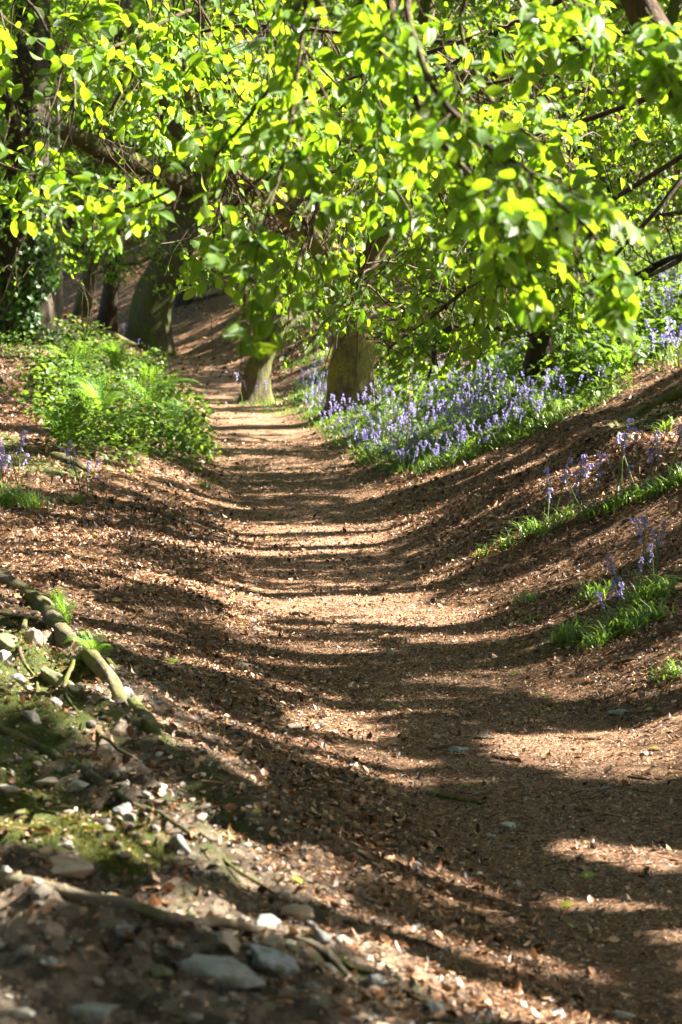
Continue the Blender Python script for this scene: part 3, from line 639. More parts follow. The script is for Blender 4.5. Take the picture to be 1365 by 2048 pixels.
for i, (px, d, lean, wpx, lab, bm) in enumerate(far):
    b = ground_d(px, d); FARP.append(b); T = Tree(b, lab, bm, group='trees standing on the wooded slope')
    H = 11; tip = b + [lean / F * d * 2.5, R.uniform(-.5, .5), H]
    P = [b] + [b + (tip - b) * t + [R.normal(0, .28), R.normal(0, .28), 0] for t in (.2, .4, .6, .8, 1)]
    sk = T.trunk(P, np.array([1, .85, .72, .6, .45, .25]) * pxr(wpx, d), 14, .4, (1.1, .4, 5), n=40)
    for k in range(7):
        q = sk[int(R.integers(9, 37))]; a = R.uniform(0, 6.28); l = R.uniform(1.5, 3.2); v = np.array([math.cos(a), math.sin(a), .25]) * l
        T.limb([q, q + v * .35 + [0, 0, .15], q + v * .7 + [0, 0, .1], q + v], (pxr(wpx, d) * .4, .02), n=10, sides=6)
    C = b + np.stack([R.normal(0, 2.1, 175), R.normal(0, 1.7, 175), R.uniform(2.8, 9.5, 175)], -1)
    C = C[C[:, 2] > terrain(C[:, 0], C[:, 1]) + 1.6]
    T.sprays(C, 1.5, K2=8, K3=6, leaf=.16, tmpl=LEAF_LO, r=.012, tw=False)
    T.done('leaf_far')
# understorey shrubs that close the view up the slope
for i, (px, d, lab) in enumerate([(20, 60, 'leafy shrub at the upper left behind the ivy-clad tree'), (430, 76, 'leafy shrub up the slope in the middle distance'), (600, 72, 'leafy shrub behind the thick leaning limb'), (760, 62, 'leafy shrub on the slope behind the moss-lit tree'), (900, 52, 'sunlit leafy shrub on the upper right bank'),
                                (1040, 46, 'sunlit leafy shrub beyond the low dark tree'), (1160, 50, 'sunlit shrub high on the right bank'), (1290, 44, 'bright shrub near the right edge above the bluebells'), (1365, 52, 'bright shrub at the top of the bank on the right edge'), (250, 72, 'pale green shrub far up the slope at the left'), (520, 82, 'farthest shrub up the wooded slope'), (330, 64, 'shrub on the slope above the leaning tree'), (160, 58, 'shrub on the slope above the sapling'), (480, 56, 'shrub on the slope above the path bend'), (680, 70, 'shrub high behind the small leaning tree'), (1000, 70, 'far shrub closing the view at the right')]):
    b = ground_d(px, d); T = Tree(b, lab, 'bark_dark', name='shrub', cat='shrub', group='shrubs on the wooded slope')
    for k in range(3):
        a = R.uniform(0, 6.28); v = np.array([math.cos(a) * .9, math.sin(a) * .6, 2.6]); T.limb([b, b + v * .4, b + v * .75 + [.1, 0, 0], b + v * 1.1], (.05, .012), n=10, sides=6, name='stem')
    n = 95; C = b + np.stack([R.normal(0, 1.8, n), R.normal(0, 1.2, n), R.uniform(.7 if px > 740 or d > 66 else 2.2, 4.8, n)], -1); C = C[C[:, 2] > terrain(C[:, 0], C[:, 1]) + .3]
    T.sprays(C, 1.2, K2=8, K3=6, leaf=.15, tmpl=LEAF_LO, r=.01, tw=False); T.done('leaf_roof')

# ------------------------------------------------------------------ trees on the right bank, beside the view: their crowns dapple the lane
_BR = random.Random(4)
BANDS = [(-30, .9), (5.3, .9), (5.7, .6), (6.3, .25), (6.75, .3), (6.9, .95), (7.15, .9), (7.3, .4), (7.6, .5), (7.8, 1), (8.7, 1), (8.95, .3), (9.55, .12), (9.8, .95), (10.8, 1), (11.1, .12), (12.1, .08), (12.3, .65), (12.7, .6),
         (12.95, .08), (13.8, .1), (14.2, .8), (15.2, .9), (15.5, .25), (16.9, .2), (17.4, .9), (20.6, 1), (21.3, .3), (23.3, .15), (23.9, .8), (24.8, .3), (25.8, .75), (26.8, .15), (27.8, .8), (29, .25), (30.2, .8), (31.6, .25), (33.5, .8), (35, .3), (37, .8), (40, .4), (43, .8), (60, .7)]
SH = [  # where the lane lies in shade (1) and in sun (0): value, [(x, y, half height), ...] on the ground as photographed
 (1, [(130, 1300, 28), (300, 1345, 40), (500, 1382, 46), (700, 1412, 50), (900, 1420, 46), (1100, 1412, 34), (1365, 1386, 22)]),
 (1, [(200, 1425, 14), (330, 1525, 22), (450, 1600, 26), (560, 1650, 18)]),
 (1, [(290, 1420, 12), (420, 1465, 22), (600, 1540, 32), (700, 1590, 45), (800, 1650, 62), (950, 1700, 75), (1100, 1755, 52), (1365, 1790, 26)]),
 (1, [(780, 1490, 20), (900, 1500, 26), (1050, 1560, 22), (1130, 1575, 22), (1250, 1605, 25), (1365, 1645, 22)]),
 (1, [(860, 1600, 40), (1000, 1640, 60), (1120, 1650, 30)]),
 (1, [(330, 1625, 10), (500, 1718, 20), (650, 1780, 26), (800, 1822, 30), (1000, 1872, 32), (1200, 1900, 38), (1365, 1925, 32)]),
 (1, [(640, 1850, 16), (850, 1935, 16), (1000, 1965, 22), (1200, 1992, 26), (1365, 2005, 34)]),
 (1, [(-150, 1960, 150), (200, 1960, 130), (350, 1960, 100), (500, 1990, 70), (700, 2060, 30)]),
 (.75, [(-100, 1680, 70), (150, 1690, 70), (330, 1740, 40), (400, 1790, 30)]),
 (1, [(780, 1110, 25), (900, 1075, 60), (1000, 1045, 60), (1100, 1010, 50), (1250, 960, 25)]),
 (.85, [(720, 1000, 36), (850, 980, 50), (1000, 935, 45), (1130, 905, 30)]),
 (1, [(430, 1000, 22), (560, 1005, 40), (760, 1005, 40)]),
 (1, [(-50, 1005, 14), (200, 1040, 24), (430, 1065, 16)]), (.9, [(120, 965, 20), (250, 985, 30), (430, 1010, 26)]),
 (1, [(150, 1110, 6), (500, 1118, 7), (850, 1112, 6)]), (1, [(200, 1138, 8), (500, 1150, 10), (850, 1142, 10)]), (1, [(430, 1182, 8), (700, 1180, 8), (900, 1168, 10)]),
 (0, [(-50, 1085, 24), (150, 1108, 24), (330, 1150, 12)]), (1, [(50, 1150, 16), (250, 1185, 20), (480, 1212, 10), (600, 1200, 6)]),
 (0, [(60, 1200, 14), (200, 1250, 22), (450, 1300, 26), (700, 1335, 14)]),
 (0, [(440, 1208, 20), (650, 1222, 26), (900, 1228, 22)]), (1, [(520, 1243, 4), (850, 1262, 6), (1000, 1256, 6), (1150, 1215, 6)]), (1, [(480, 1275, 4), (800, 1282, 4)]),
 (1, [(740, 1292, 8), (900, 1308, 14), (1080, 1292, 12), (1250, 1250, 12), (1420, 1200, 12)]), (.7, [(780, 1330, 6), (1000, 1345, 6), (1200, 1330, 5)]),
 (1, [(890, 1172, 8), (1050, 1130, 12), (1200, 1090, 15), (1400, 1010, 20)]), (1, [(1000, 1212, 8), (1200, 1165, 12), (1400, 1105, 14)]),
 (0, [(900, 1130, 7), (1100, 1070, 9), (1365, 975, 14)]), (0, [(950, 1195, 7), (1150, 1135, 9), (1365, 1065, 9)]),
 (1, [(1100, 865, 12), (1220, 835, 22), (1420, 770, 30)]), (0, [(1080, 960, 8), (1200, 920, 10), (1400, 850, 14)]), (1, [(1150, 975, 6), (1290, 930, 10), (1420, 895, 12)]),
 (0, [(430, 932, 18), (560, 938, 20), (720, 940, 14)]), (1, [(430, 905, 6), (700, 908, 7)]), (1, [(410, 872, 7), (640, 878, 6)]), (1, [(400, 845, 4), (600, 850, 4)]), (1, [(380, 815, 5), (560, 822, 4)]), (1, [(360, 788, 4), (480, 790, 4)]), (1, [(345, 760, 6), (600, 762, 5)]),
 (0, [(560, 1440, 16), (700, 1458, 12), (760, 1480, 8)]), (0, [(950, 1470, 12), (1100, 1510, 26), (1365, 1525, 34)]), (0, [(750, 1345, 8), (1000, 1362, 12), (1365, 1340, 16)]),
 (0, [(300, 1462, 14), (420, 1500, 14), (520, 1560, 10)]), (0, [(480, 1650, 10), (640, 1700, 12), (800, 1745, 14), (940, 1775, 18)]), (0, [(220, 1545, 14), (330, 1605, 26), (450, 1690, 28), (560, 1740, 24), (700, 1810, 10)]),
 (0, [(560, 1800, 8), (700, 1835, 14), (900, 1890, 14), (1100, 1925, 10)]), (0, [(1080, 1690, 16), (1200, 1705, 20), (1365, 1725, 22)]), (0, [(1080, 1800, 6), (1250, 1815, 10), (1365, 1850, 16)]), (0, [(720, 1880, 14), (800, 1930, 16), (950, 2000, 20), (1200, 2040, 16)]),
 (0, [(0, 1765, 10), (150, 1790, 14), (300, 1830, 14), (430, 1860, 10)]), (0, [(1090, 1280, 14), (1200, 1275, 22), (1340, 1245, 26)]), (0, [(1150, 1200, 8), (1250, 1195, 14), (1400, 1180, 14)]), (0, [(960, 1105, 8), (1090, 1062, 14), (1230, 1010, 16), (1400, 955, 22)]),
 (0, [(0, 1300, 40), (100, 1380, 50), (180, 1470, 40), (230, 1530, 20)])]
def dark(x, y):
    s = y - .25 * (x - XC(y)) * .8
    v = np.interp(s, [q[0] for q in BANDS], [q[1] for q in BANDS])
    u = x - XC(y); up_ = (u > .9) & (y > 17) & (y < 33)
    v = .25 + v * np.where(up_, .2, .42) + vnoise(x * .45 + 30, s * 1.6) * .7 + vnoise(x * .9, s * 5.5) * .9 * np.clip((s - 6) / 4, .2, 1)
    P = np.stack([x, np.maximum(y, 1), terrain(x, y)], -1); px, py = project(P)
    for val, st in SH:
        a = np.array(st, float); yc = np.interp(px, a[:, 0], a[:, 1]); h = np.interp(px, a[:, 0], a[:, 2]) * (1.1 if val else 1.35)
        wq = np.clip(1.6 - 1.1 * np.abs(py - yc) / h, 0, 1) * ((px > a[0, 0]) & (px < a[-1, 0]) & (y > 2))
        wq = wq * .93; v = v * (1 - wq) + val * wq
    v = v + (vnoise(x * .6 + 9, s * 6.5 + 3) * .85 + vnoise(x * 1.3, s * 13) * .7) * np.clip((s - 4) / 5, .25, 1)   # thin gaps between the boughs
    return np.clip(v, 0, 1)
def sun_hit(P):
    """where the shadow of a point lands"""
    q = P.copy()
    t = (P[:, 2] - terrain(P[:, 0], P[:, 1])) / SUN[2]
    for _ in range(6):
        q = P - SUN * t[:, None]; t = t + (q[:, 2] - terrain(q[:, 0], q[:, 1])) / SUN[2] * .8
    return q
def keep_mid(P):
    q = sun_hit(P); d = dark(q[:, 0], q[:, 1]); inv = (q[:, 0] > -.142 * q[:, 1]) & (q[:, 1] > 4) & (q[:, 0] < .142 * q[:, 1] + .5)
    return (~inv) | (R.random(len(P)) < np.clip(d * 1.6, .25, 1))
def keep_dapple(P):
    q = sun_hit(P); dk = dark(q[:, 0], q[:, 1]); return R.random(len(P)) < np.clip((dk - .4) * 7, 0.006, 1) * np.where((q[:, 0] < -2.4) & (q[:, 1] < 15), .3, 1) * sunny(P)
side = []
for i, y0 in enumerate([3.5, 6.5, 9.3, 12, 15, 18.5, 22, 26, 30.5, 35, 40, 45]):
    x0 = .142 * y0 + 4.2 + (i % 3) * .9; b = np.array([x0, y0 + .6, float(terrain(x0, y0 + .6)) - .1])
    T = Tree(b, 'many-limbed tree on the right bank beside the lane', ['bark', 'bark_brown', 'bark_dark'][i % 3], group='trees along the right bank beside the lane')
    T.trunk([b, b + [.05, 0, 1.2], b + [-.1, .1, 2.6], b + [.1, .2, 4.4], b + [0, .1, 6.2], b + [.2, 0, 8]], [.17, .14, .12, .1, .07, .03], 10, .25, (.4, .3, 4), n=20)
    for k in range(6):
        z = R.uniform(1.5, 5.5); q = b + [0, 0, z]; a = R.uniform(0, 6.28); v = np.array([math.cos(a), math.sin(a) * .5, .5]) * R.uniform(1.2, 2.4)
        T.limb([q, q + v * .5 + [0, 0, .2], q + v], (.045, .015), n=8, sides=5)
    side.append(T)
sx = np.array([t.base[0] for t in side]); sy = np.array([t.base[1] for t in side])
x = []; y = []
for y0, y1, n_, wl, wr in ((2.5, 9, 9500, 2.4, 3.0), (9, 14, 7000, 3., 3.4), (14, 26, 6500, 3.6, 5), (26, 46, 4200, 5, 7)):
    q = R.uniform(y0, y1, n_); y.append(q); x.append(XC(q) + R.uniform(-wl, wr, n_))
x = np.concatenate(x); y = np.concatenate(y); k = R.random(len(x)) < np.clip(dark(x, y) * 1.3 - .3, 0, 1); x, y = x[k], y[k]
tm = np.maximum(4.8, (.165 * (y + 2) + 1.0 - x) / (SUN[0])); tt = tm + R.uniform(0, 3.4, len(x))
C = np.stack([x, y, terrain(x, y)], -1) + SUN * tt[:, None]
own = np.argmin(np.abs(C[:, 1][:, None] - sy[None]) + .3 * np.abs(C[:, 0][:, None] - sx[None]), 1)
print('side sprays', len(C))
for i, T in enumerate(side):
    c = C[own == i]
    if len(c): T.sprays(c, .6, K2=6, K3=7, leaf=float(np.interp(sy[i], [5, 12, 20, 45], [.056, .066, .085, .14])), tmpl=LEAF_LO, keep=keep_dapple, r=.0014)
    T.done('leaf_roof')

# unseen trees added on the left to roof the lane and keep sky light out
roof = []
for i, y0 in enumerate([-12, -6, 0, 5.5, 11, 17, 23, 30, 38, 47]):
    x0 = -.15 * max(y0, 0) - 3.6 - (i % 2) * 1.1; b = np.array([x0, y0, float(terrain(x0, y0)) - .1])
    T = Tree(b, 'tall unseen tree added on the left bank to keep sky light off the lane', ['bark', 'bark_dark'][i % 2], group='added unseen trees along the left bank')
    T.trunk([b, b + [.1, 0, 2], b + [-.1, .1, 4.5], b + [.1, .2, 7], b + [.4, .1, 9.5], b + [.5, 0, 12]], [.26, .22, .19, .16, .12, .05], 12, .25, (.5, .4, 4), n=24)
    for k in range(5):
        q = b + [0, 0, 4.5 + k * 1.3]; e = b + [[4, 0, 8.6], [7.5, 1.5, 10.5], [-4, .5, 8.5], [11.5, -1.2, 13.5], [3, -2, 11]][k]
        T.limb([q, q * .6 + e * .4 + [0, 0, .8], e], (.09, .03), n=14, sides=6)
    roof.append(T)
ry = np.array([t.base[1] for t in roof])
n = 4300; y = R.uniform(-16, 52, n); x = R.uniform(-13, 9.5, n); yy = np.maximum(y, 0)
z = np.maximum(7.2, (x + 4.2 + .142 * yy) * .87 + 0) + R.uniform(0, 3, n)
k = (z < 15) & ((y < 33) | (x < -.142 * yy - 3)) & ((yy < 20) | (z > 1.9 + .14 * yy) | (x < -.142 * yy - 1.5)); C = np.stack([x, y, z], -1)[k]
m = 1300; y = R.uniform(-14, 40, m); x = -.15 * np.maximum(y, 0) - R.uniform(2.2, 8, m); C = np.vstack([C, np.stack([x, y, terrain(x, y) + R.uniform(1.2, 6.5, m)], -1)])
m = 1100; y = R.uniform(-16, 1.5, m); x = R.uniform(-3, 9, m); zz = terrain(x, y) + R.uniform(3.4, 8, m); C = np.vstack([C, np.stack([x, y, zz], -1)])
own = np.argmin(np.abs(C[:, 1][:, None] - ry[None]), 1)
def keep_roof(P):
    q = sun_hit(P); inview = (q[:, 0] > -.142 * np.maximum(q[:, 1], 0) - 2.2) & (q[:, 1] > 3.5) & (q[:, 0] < 4); return (~inview) | (R.random(len(P)) < np.clip((dark(q[:, 0], q[:, 1]) - .38) * 5, .01, 1)) & (R.random(len(P)) < sunny(P))
for i, T in enumerate(roof):
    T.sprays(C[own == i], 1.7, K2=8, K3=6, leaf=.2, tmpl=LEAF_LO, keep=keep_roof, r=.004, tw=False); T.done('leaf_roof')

# ------------------------------------------------------------------ near boughs hanging into the top of the picture
def lowkeep(P):
    px, py = project(P); lim = np.interp(px, [-200, 40, 60, 200, 300, 340, 420, 500, 620, 650, 760, 900, 1000, 1080, 1180, 1290, 1300, 1700], [450, 450, 460, 480, 480, 560, 690, 690, 690, 520, 510, 540, 620, 640, 645, 640, 240, 240])
    return (py < lim) & gaps(P, 1.1)
# near tree: trunk beyond the right edge, thick bough across the top right corner
b = np.array([3.1, 7.4, float(terrain(3.1, 7.4)) - .1])
ta = Tree(b, 'near tree whose thick brown bough crosses the top right corner', 'bark_brown')
ta.trunk([b, b + [0, 0, .6], b + [-.1, 0, 1.2], W(1900, 420, 7.2), W(1560, 330, 6.9), W(1400, 225, 6.7), W(1335, 110, 6.6), W(1270, -10, 6.6), W(1180, -200, 6.6), W(1050, -420, 6.7), W(850, -560, 6.8)], [.16, .14, .125, .10, .07, .052, .048, .045, .04, .035, .02], 16, .2, (.3, .25, 4), n=70)
d6 = 6.2
for pts, r0, r1 in [
    ([(1000, -460, 6.7), (860, -260, 6.5), (800, -40, 6.2), (833, 125, 6.1), (858, 215, 6.1), (883, 285, 6.1), (933, 350, 6.0), (998, 445, 6.0), (1033, 438, 6.0), (1148, 482, 5.9)], 16, 5),
    ([(860, -560, 6.8), (760, -260, 6.6), (722, -20, 6.5), (758, 65, 6.4), (798, 135, 6.4), (848, 200, 6.3), (900, 300, 6.3)], 10, 4),
    ([(800, -540, 6.9), (740, -200, 6.9), (743, 40, 6.8), (748, 150, 6.8), (773, 280, 6.8), (793, 360, 6.7), (838, 440, 6.7), (823, 490, 6.7)], 9, 3),
    ([(1050, -420, 6.6), (900, -200, 6.2), (812, -20, 6.0), (848, 85, 5.9), (883, 145, 5.8), (920, 200, 5.7), (993, 270, 5.7), (1060, 330, 5.6), (1130, 400, 5.6), (1200, 480, 5.5), (1240, 560, 5.5), (1262, 625, 5.5)], 12, 3),
    ([(1180, -200, 6.5), (1100, -60, 6.3), (1200, 42, 6.2), (1130, 30, 6.2), (1060, 12, 6.1)], 7, 3),
    ([(850, -560, 6.8), (690, -260, 6.4), (640, 40, 6.3), (600, 230, 6.2), (560, 400, 6.1), (520, 520, 6.0), (480, 610, 5.8)], 8, 3),
    ([(930, 350, 6.0), (980, 480, 5.8), (1020, 560, 5.7), (1090, 600, 5.7), (1110, 640, 5.7)], 4, 2.5),
    ([(1335, 110, 6.6), (1350, 60, 6.3), (1362, 90, 6.2), (1345, 150, 6.2)], 6, 3),
    ([(640, 40, 6.3), (560, 180, 6.6), (430, 330, 6.8), (300, 412, 7), (180, 432, 7.1), (70, 425, 7.1)], 7, 2.5),
    ([(600, 230, 6.2), (640, 400, 6), (600, 520, 5.9), (560, 640, 5.8), (540, 690, 5.8)], 5, 2.5),
    ([(860, -260, 6.5), (930, -60, 6.6), (925, 60, 6.7), (960, 180, 6.8), (1040, 250, 6.9), (1130, 300, 7), (1190, 380, 7)], 8, 3)]:
    ta.limb(L_(pts), (pxr(r0, 6.2) * 1.35, pxr(r1, 6.2) * 1.2), n=46, sides=7, name='branch', mat=M['twig'], rough=.3)
kw = dict(leaf=.053, tmpl=LEAF_HI, keep=lowkeep, r=.0022, droop=.22, down=.12)
for br in ta.sk[1:]:
    pass
def along(sk, n, jit): q = sk[R.integers(len(sk) // 4, len(sk), n)]; return q + R.normal(0, jit, (n, 3))
nb = [13, 9, 10, 19, 6, 9, 9, 8, 17, 10, 10]
for br, n in zip(ta.sk[1:], nb):
    px, py = project(br); s_ = br[(py > -80)]
    if len(s_): ta.sprays(s_[R.integers(0, len(s_), n)] + R.normal(0, .035, (n, 3)), .2, K2=4, K3=3, **kw)
ta.sprays(fill([(1285, 30), (1400, 0), (1400, 160), (1300, 185)], 5, 6.0, 6.4), .16, K2=3, K3=3, **kw)
ta.sprays(fill([(960, 280), (1140, 330), (1230, 480), (1270, 640), (1190, 640), (1080, 560), (960, 420)], 11, 5.4, 6.0), .22, K2=4, K3=3, **kw)
ta.sprays(fill([(680, 0), (1230, 0), (1190, 200), (1000, 420), (840, 430), (700, 260)], 9, 6.2, 8), .26, K2=4, K3=4, **kw)
ta.done()

# second tree whose crown reaches in from the left
b = np.array([-3.3, 9.5, float(terrain(-3.3, 9.5)) - .1])
tb = Tree(b, 'tree beyond the left edge whose leafy branches reach in across the top left', 'bark')
tb.trunk([b, b + [0, 0, 1], b + [.1, 0, 2.2], b + [.2, .1, 3.6], b + [.3, .1, 6]], [.17, .15, .13, .11, .05], 14, .25, (.4, .3, 4))
for pts in [[(-500, -200, 9.6), (-200, -120, 9.4), (40, 0, 9.2), (90, 80, 9), (140, 160, 8.9), (150, 220, 8.8)], [(-500, -300, 9.6), (-100, -260, 9.8), (200, -160, 10), (380, 20, 10), (450, 160, 10), (560, 240, 9.9), (640, 215, 9.8), (700, 170, 9.8)],
            [(-450, 0, 9.5), (-100, 60, 9), (0, 20, 8.6), (30, 60, 8.4)], [(380, 20, 10), (300, 60, 9.8), (200, 90, 9.5), (150, 60, 9.4)], [(-450, 150, 9.6), (-200, 230, 9.4), (0, 310, 9.2), (60, 330, 9.1), (100, 320, 9)],
            [(200, -160, 10), (350, -60, 9.4), (520, -20, 9), (600, 100, 8.8), (700, 200, 8.8)], [(450, 160, 10), (470, 300, 10), (440, 430, 10), (430, 520, 10)]]:
    tb.limb(L_(pts), (pxr(9, 9.5), pxr(4, 9.5)), n=36, sides=6, name='branch', mat=M['twig'], rough=.3)
kw = dict(leaf=.060, tmpl=LEAF_HI, keep=lowkeep, r=.0028, droop=.22, down=.12)
tb.sprays(fill([(0, 0), (620, 0), (680, 200), (560, 330), (300, 260), (130, 200), (0, 120)], 44, 8.5, 10.5), .32, K2=5, K3=4, **kw)
tb.sprays(fill([(0, 290), (110, 290), (110, 380), (0, 420)], 5, 8.8, 9.4), .25, K2=4, K3=3, **kw)
tb.sprays(fill([(330, 330), (620, 330), (620, 520), (420, 560)], 12, 9.5, 11), .32, K2=5, K3=4, **kw)
tb.done()

# middle-distance crowns reaching over the lane from the right bank
for i, (x0, y0, pts, polys, lab) in enumerate([
    (4.3, 12.6, [[(1700, 100, 12.5), (1400, 160, 12.6), (1150, 240, 12.8), (950, 330, 13), (800, 450, 13.2), (720, 560, 13.4), (680, 640, 13.4)], [(1700, -100, 12.5), (1300, -60, 12.8), (1000, 60, 13), (700, 160, 13.3), (480, 320, 13.6)], [(1000, 60, 13), (850, 180, 13), (700, 330, 13.2), (620, 470, 13.4)], [(950, 330, 13), (1010, 470, 13), (1090, 560, 13)]],
     [([(560, 150), (1200, 0), (1250, 300), (1130, 560), (980, 600), (860, 560), (760, 680), (600, 700), (560, 560), (540, 380)], 90, 12, 15)], 'tree beside the lane whose lower boughs droop over the middle of the view'),
    (5.4, 17.5, [[(1750, 60, 17.5), (1450, 250, 17.2), (1200, 400, 17.4), (1000, 520, 17.6), (880, 620, 17.8), (780, 700, 18)], [(1750, 0, 17.5), (1300, 60, 17.6), (900, 80, 18), (500, 60, 18.4), (300, 120, 18.6), (200, 260, 19)], [(900, 80, 18), (640, 250, 18), (480, 400, 18.2), (400, 520, 18.4)], [(1450, 250, 17.2), (1300, 420, 17), (1180, 560, 17)]],
     [([(640, 480), (1180, 430), (1130, 600), (960, 640), (880, 760), (700, 730), (630, 640)], 46, 16.5, 19), ([(180, 120), (640, 50), (640, 430), (520, 610), (400, 590), (300, 400), (160, 330)], 44, 17.5, 20), ([(640, 0), (1365, 0), (1365, 330), (640, 420)], 46, 17, 20)], 'tree on the right bank whose boughs stretch right across the lane'),
    (5.6, 22.5, [[(1700, 300, 22.5), (1400, 280, 22.4), (1230, 300, 22), (1075, 308, 22)], [(1700, 400, 22.5), (1450, 420, 22), (1300, 440, 22), (1160, 440, 22), (1010, 470, 22)], [(1700, 100, 22.5), (1300, 100, 22.5), (1000, 150, 22.5), (800, 200, 22.6)], [(1450, 420, 22), (1365, 520, 21.8), (1290, 560, 21.6), (1150, 612, 21.5)]],
     [([(900, 230), (1400, 150), (1400, 480), (1280, 530), (1150, 560), (900, 520)], 130, 21, 24), ([(1100, 0), (1400, 0), (1400, 260), (1050, 230)], 30, 21, 24)], 'tree on the right bank with small bright leaves on level boughs at the right edge')]):
    b = np.array([x0, y0, float(terrain(x0, y0)) - .1]); T = Tree(b, lab, ['bark', 'bark_dark', 'bark_moss'][i])
    T.trunk([b, b + [-.05, 0, .9], b + [.1, .1, 2], b + [0, .1, 3.5], b + [.1, 0, 6.5]], [.2, .17, .15, .12, .05], 14, .25, (.4, .3, 4))
    for p in pts: T.limb(L_(p), (pxr(14, y0), pxr(5, y0)), n=36, sides=6, name='branch', mat=M['twig'], rough=.3)
    for pl, n, a, c in polys: T.sprays(fill(pl, n, a, c), .6 if y0 > 15 else .5, K2=6, K3=5, leaf=.068 if i < 2 else .075, tmpl=LEAF_MD, r=.0045, droop=.35, keep=(lambda P: gaps(P) & keep_mid(P) & (lambda q: (q[1] < np.interp(q[0], [0, 400, 450, 640, 760, 900, 1000, 1150, 1290, 1400], [540, 590, 680, 690, 700, 760, 690, 640, 560, 520])))(project(P))))
    T.done()
# ------------------------------------------------------------------ bluebells and their strap leaves
BLADE = None
def blade_template():
    v = []; uv = []
    for i, t in enumerate((0, .3, .6, .85, 1)):
        wd = .5 * (1 - t ** 2.2) * (.75 + .25 * math.sin(t * 3)); x = t * .55 + .35 * t * t; z = 1.15 * t - .75 * t * t
        v += [(x, -wd, z + .12 * wd), (x, wd, z + .12 * wd)]; uv += [(t, 0), (t, 1)]
    f = [[2 * i, 2 * i + 2, 2 * i + 3, 2 * i + 1] for i in range(4)]; return np.array(v, float), [np.array(f)], np.array(uv, float)
BLADE = blade_template()
def blades(g, x, y, ln=.2, wd=.009, up=1., base=0.):
    n = len(x); a = R.uniform(0, 6.283, n); A = np.stack([np.cos(a), np.sin(a), np.zeros(n)], -1); B = np.stack([-np.sin(a), np.cos(a), np.zeros(n)], -1); Zx = np.tile([0, 0, 1.], (n, 1))
    L = ln * R.uniform(.55, 1.25, n); inst(g, *BLADE, np.stack([x, y, terrain(x, y) + base - .004], -1), A, B, Zx, L * R.uniform(.5, 1.1, n), wd * R.uniform(.7, 1.3, n), L * up * R.uniform(.6, 1.15, n), R.random(n))
def bluebell_meshes(rng, h):
    """arching stalk with a one-sided hanging head of small flared bells"""
    g1, g2 = Geo(), Geo(); a = rng.uniform(0, 6.28); dx, dy = math.cos(a), math.sin(a)
    P = [np.array([0, 0, -.01]), np.array([dx * .01, dy * .01, h * .4]), np.array([dx * .025, dy * .025, h * .75]), np.array([dx * .035, dy * .035, h * .97]), np.array([dx * .062, dy * .062, h * .99])]
    C = catmull(P, 12); tube(g1, C, np.linspace(.0028, .0013, 12), 5)
    nb = int(rng.integers(8, 13))
    for k in range(nb):
        t = .52 + .48 * (k + .5) / nb; p = C[int(t * 11)] * 1.; s = (1.15 - .45 * (k / nb)); b = a + rng.normal(0, .9)
        o = np.array([math.cos(b), math.sin(b), 0]); top = p + o * .007 + [0, 0, .003]; ax = norm(o * .5 + np.array([0, 0, -1.]) ); e = norm(np.cross(ax, [.3, .1, .2])); f = np.cross(ax, e)
        rs = [(0, .0013), (.004, .0036), (.012, .004), (.016, .0068)]; V = []
        for l, r in rs:
            for q in range(6): V.append(top + ax * l * s + (e * math.cos(q * 1.0472) + f * math.sin(q * 1.0472)) * r * s)
        F_ = [[i * 6 + q, i * 6 + (q + 1) % 6, (i + 1) * 6 + (q + 1) % 6, (i + 1) * 6 + q] for i in range(3) for q in range(6)]
        g2.add(np.array(V), np.array(F_), None, rng.random())
    return g1, g2
_r = np.random.default_rng(8); BB = []
for k in range(8):
    g1, g2 = bluebell_meshes(_r, .20 + .014 * k)
    BB.append((g1, g2))
BBO = []
def bluebell(p, k, label, group, s=1.):
    k %= 8
    while len(BBO) < 8: BBO.append(None)
    if BBO[k] is None:
        o = BB[k][0].build('bluebell', M['stalk']); f = BB[k][1].build('flower_head', M['bell']); f.parent = o; BBO[k] = (o, f)
    else:
        o = BBO[k][0].copy(); f = BBO[k][1].copy(); f.parent = o; col.objects.link(o); col.objects.link(f)
    o.location = [float(q) for q in p]; o.rotation_euler = (R.normal(0, .2), R.normal(0, .2), R.uniform(0, 6.28)); o.scale = (s, s, s)
    tag(o, label, 'bluebell', group); return o
def pts_in(poly, n):
    a = np.array(poly); out = []
    while len(out) < n:
        q = (R.uniform(a[:, 0].min(), a[:, 0].max()), R.uniform(a[:, 1].min(), a[:, 1].max()))
        if inpoly([q[0]], [q[1]], poly)[0]: out.append(ground(*q))
    return np.array(out)
bbg = Geo(); kcount = 0
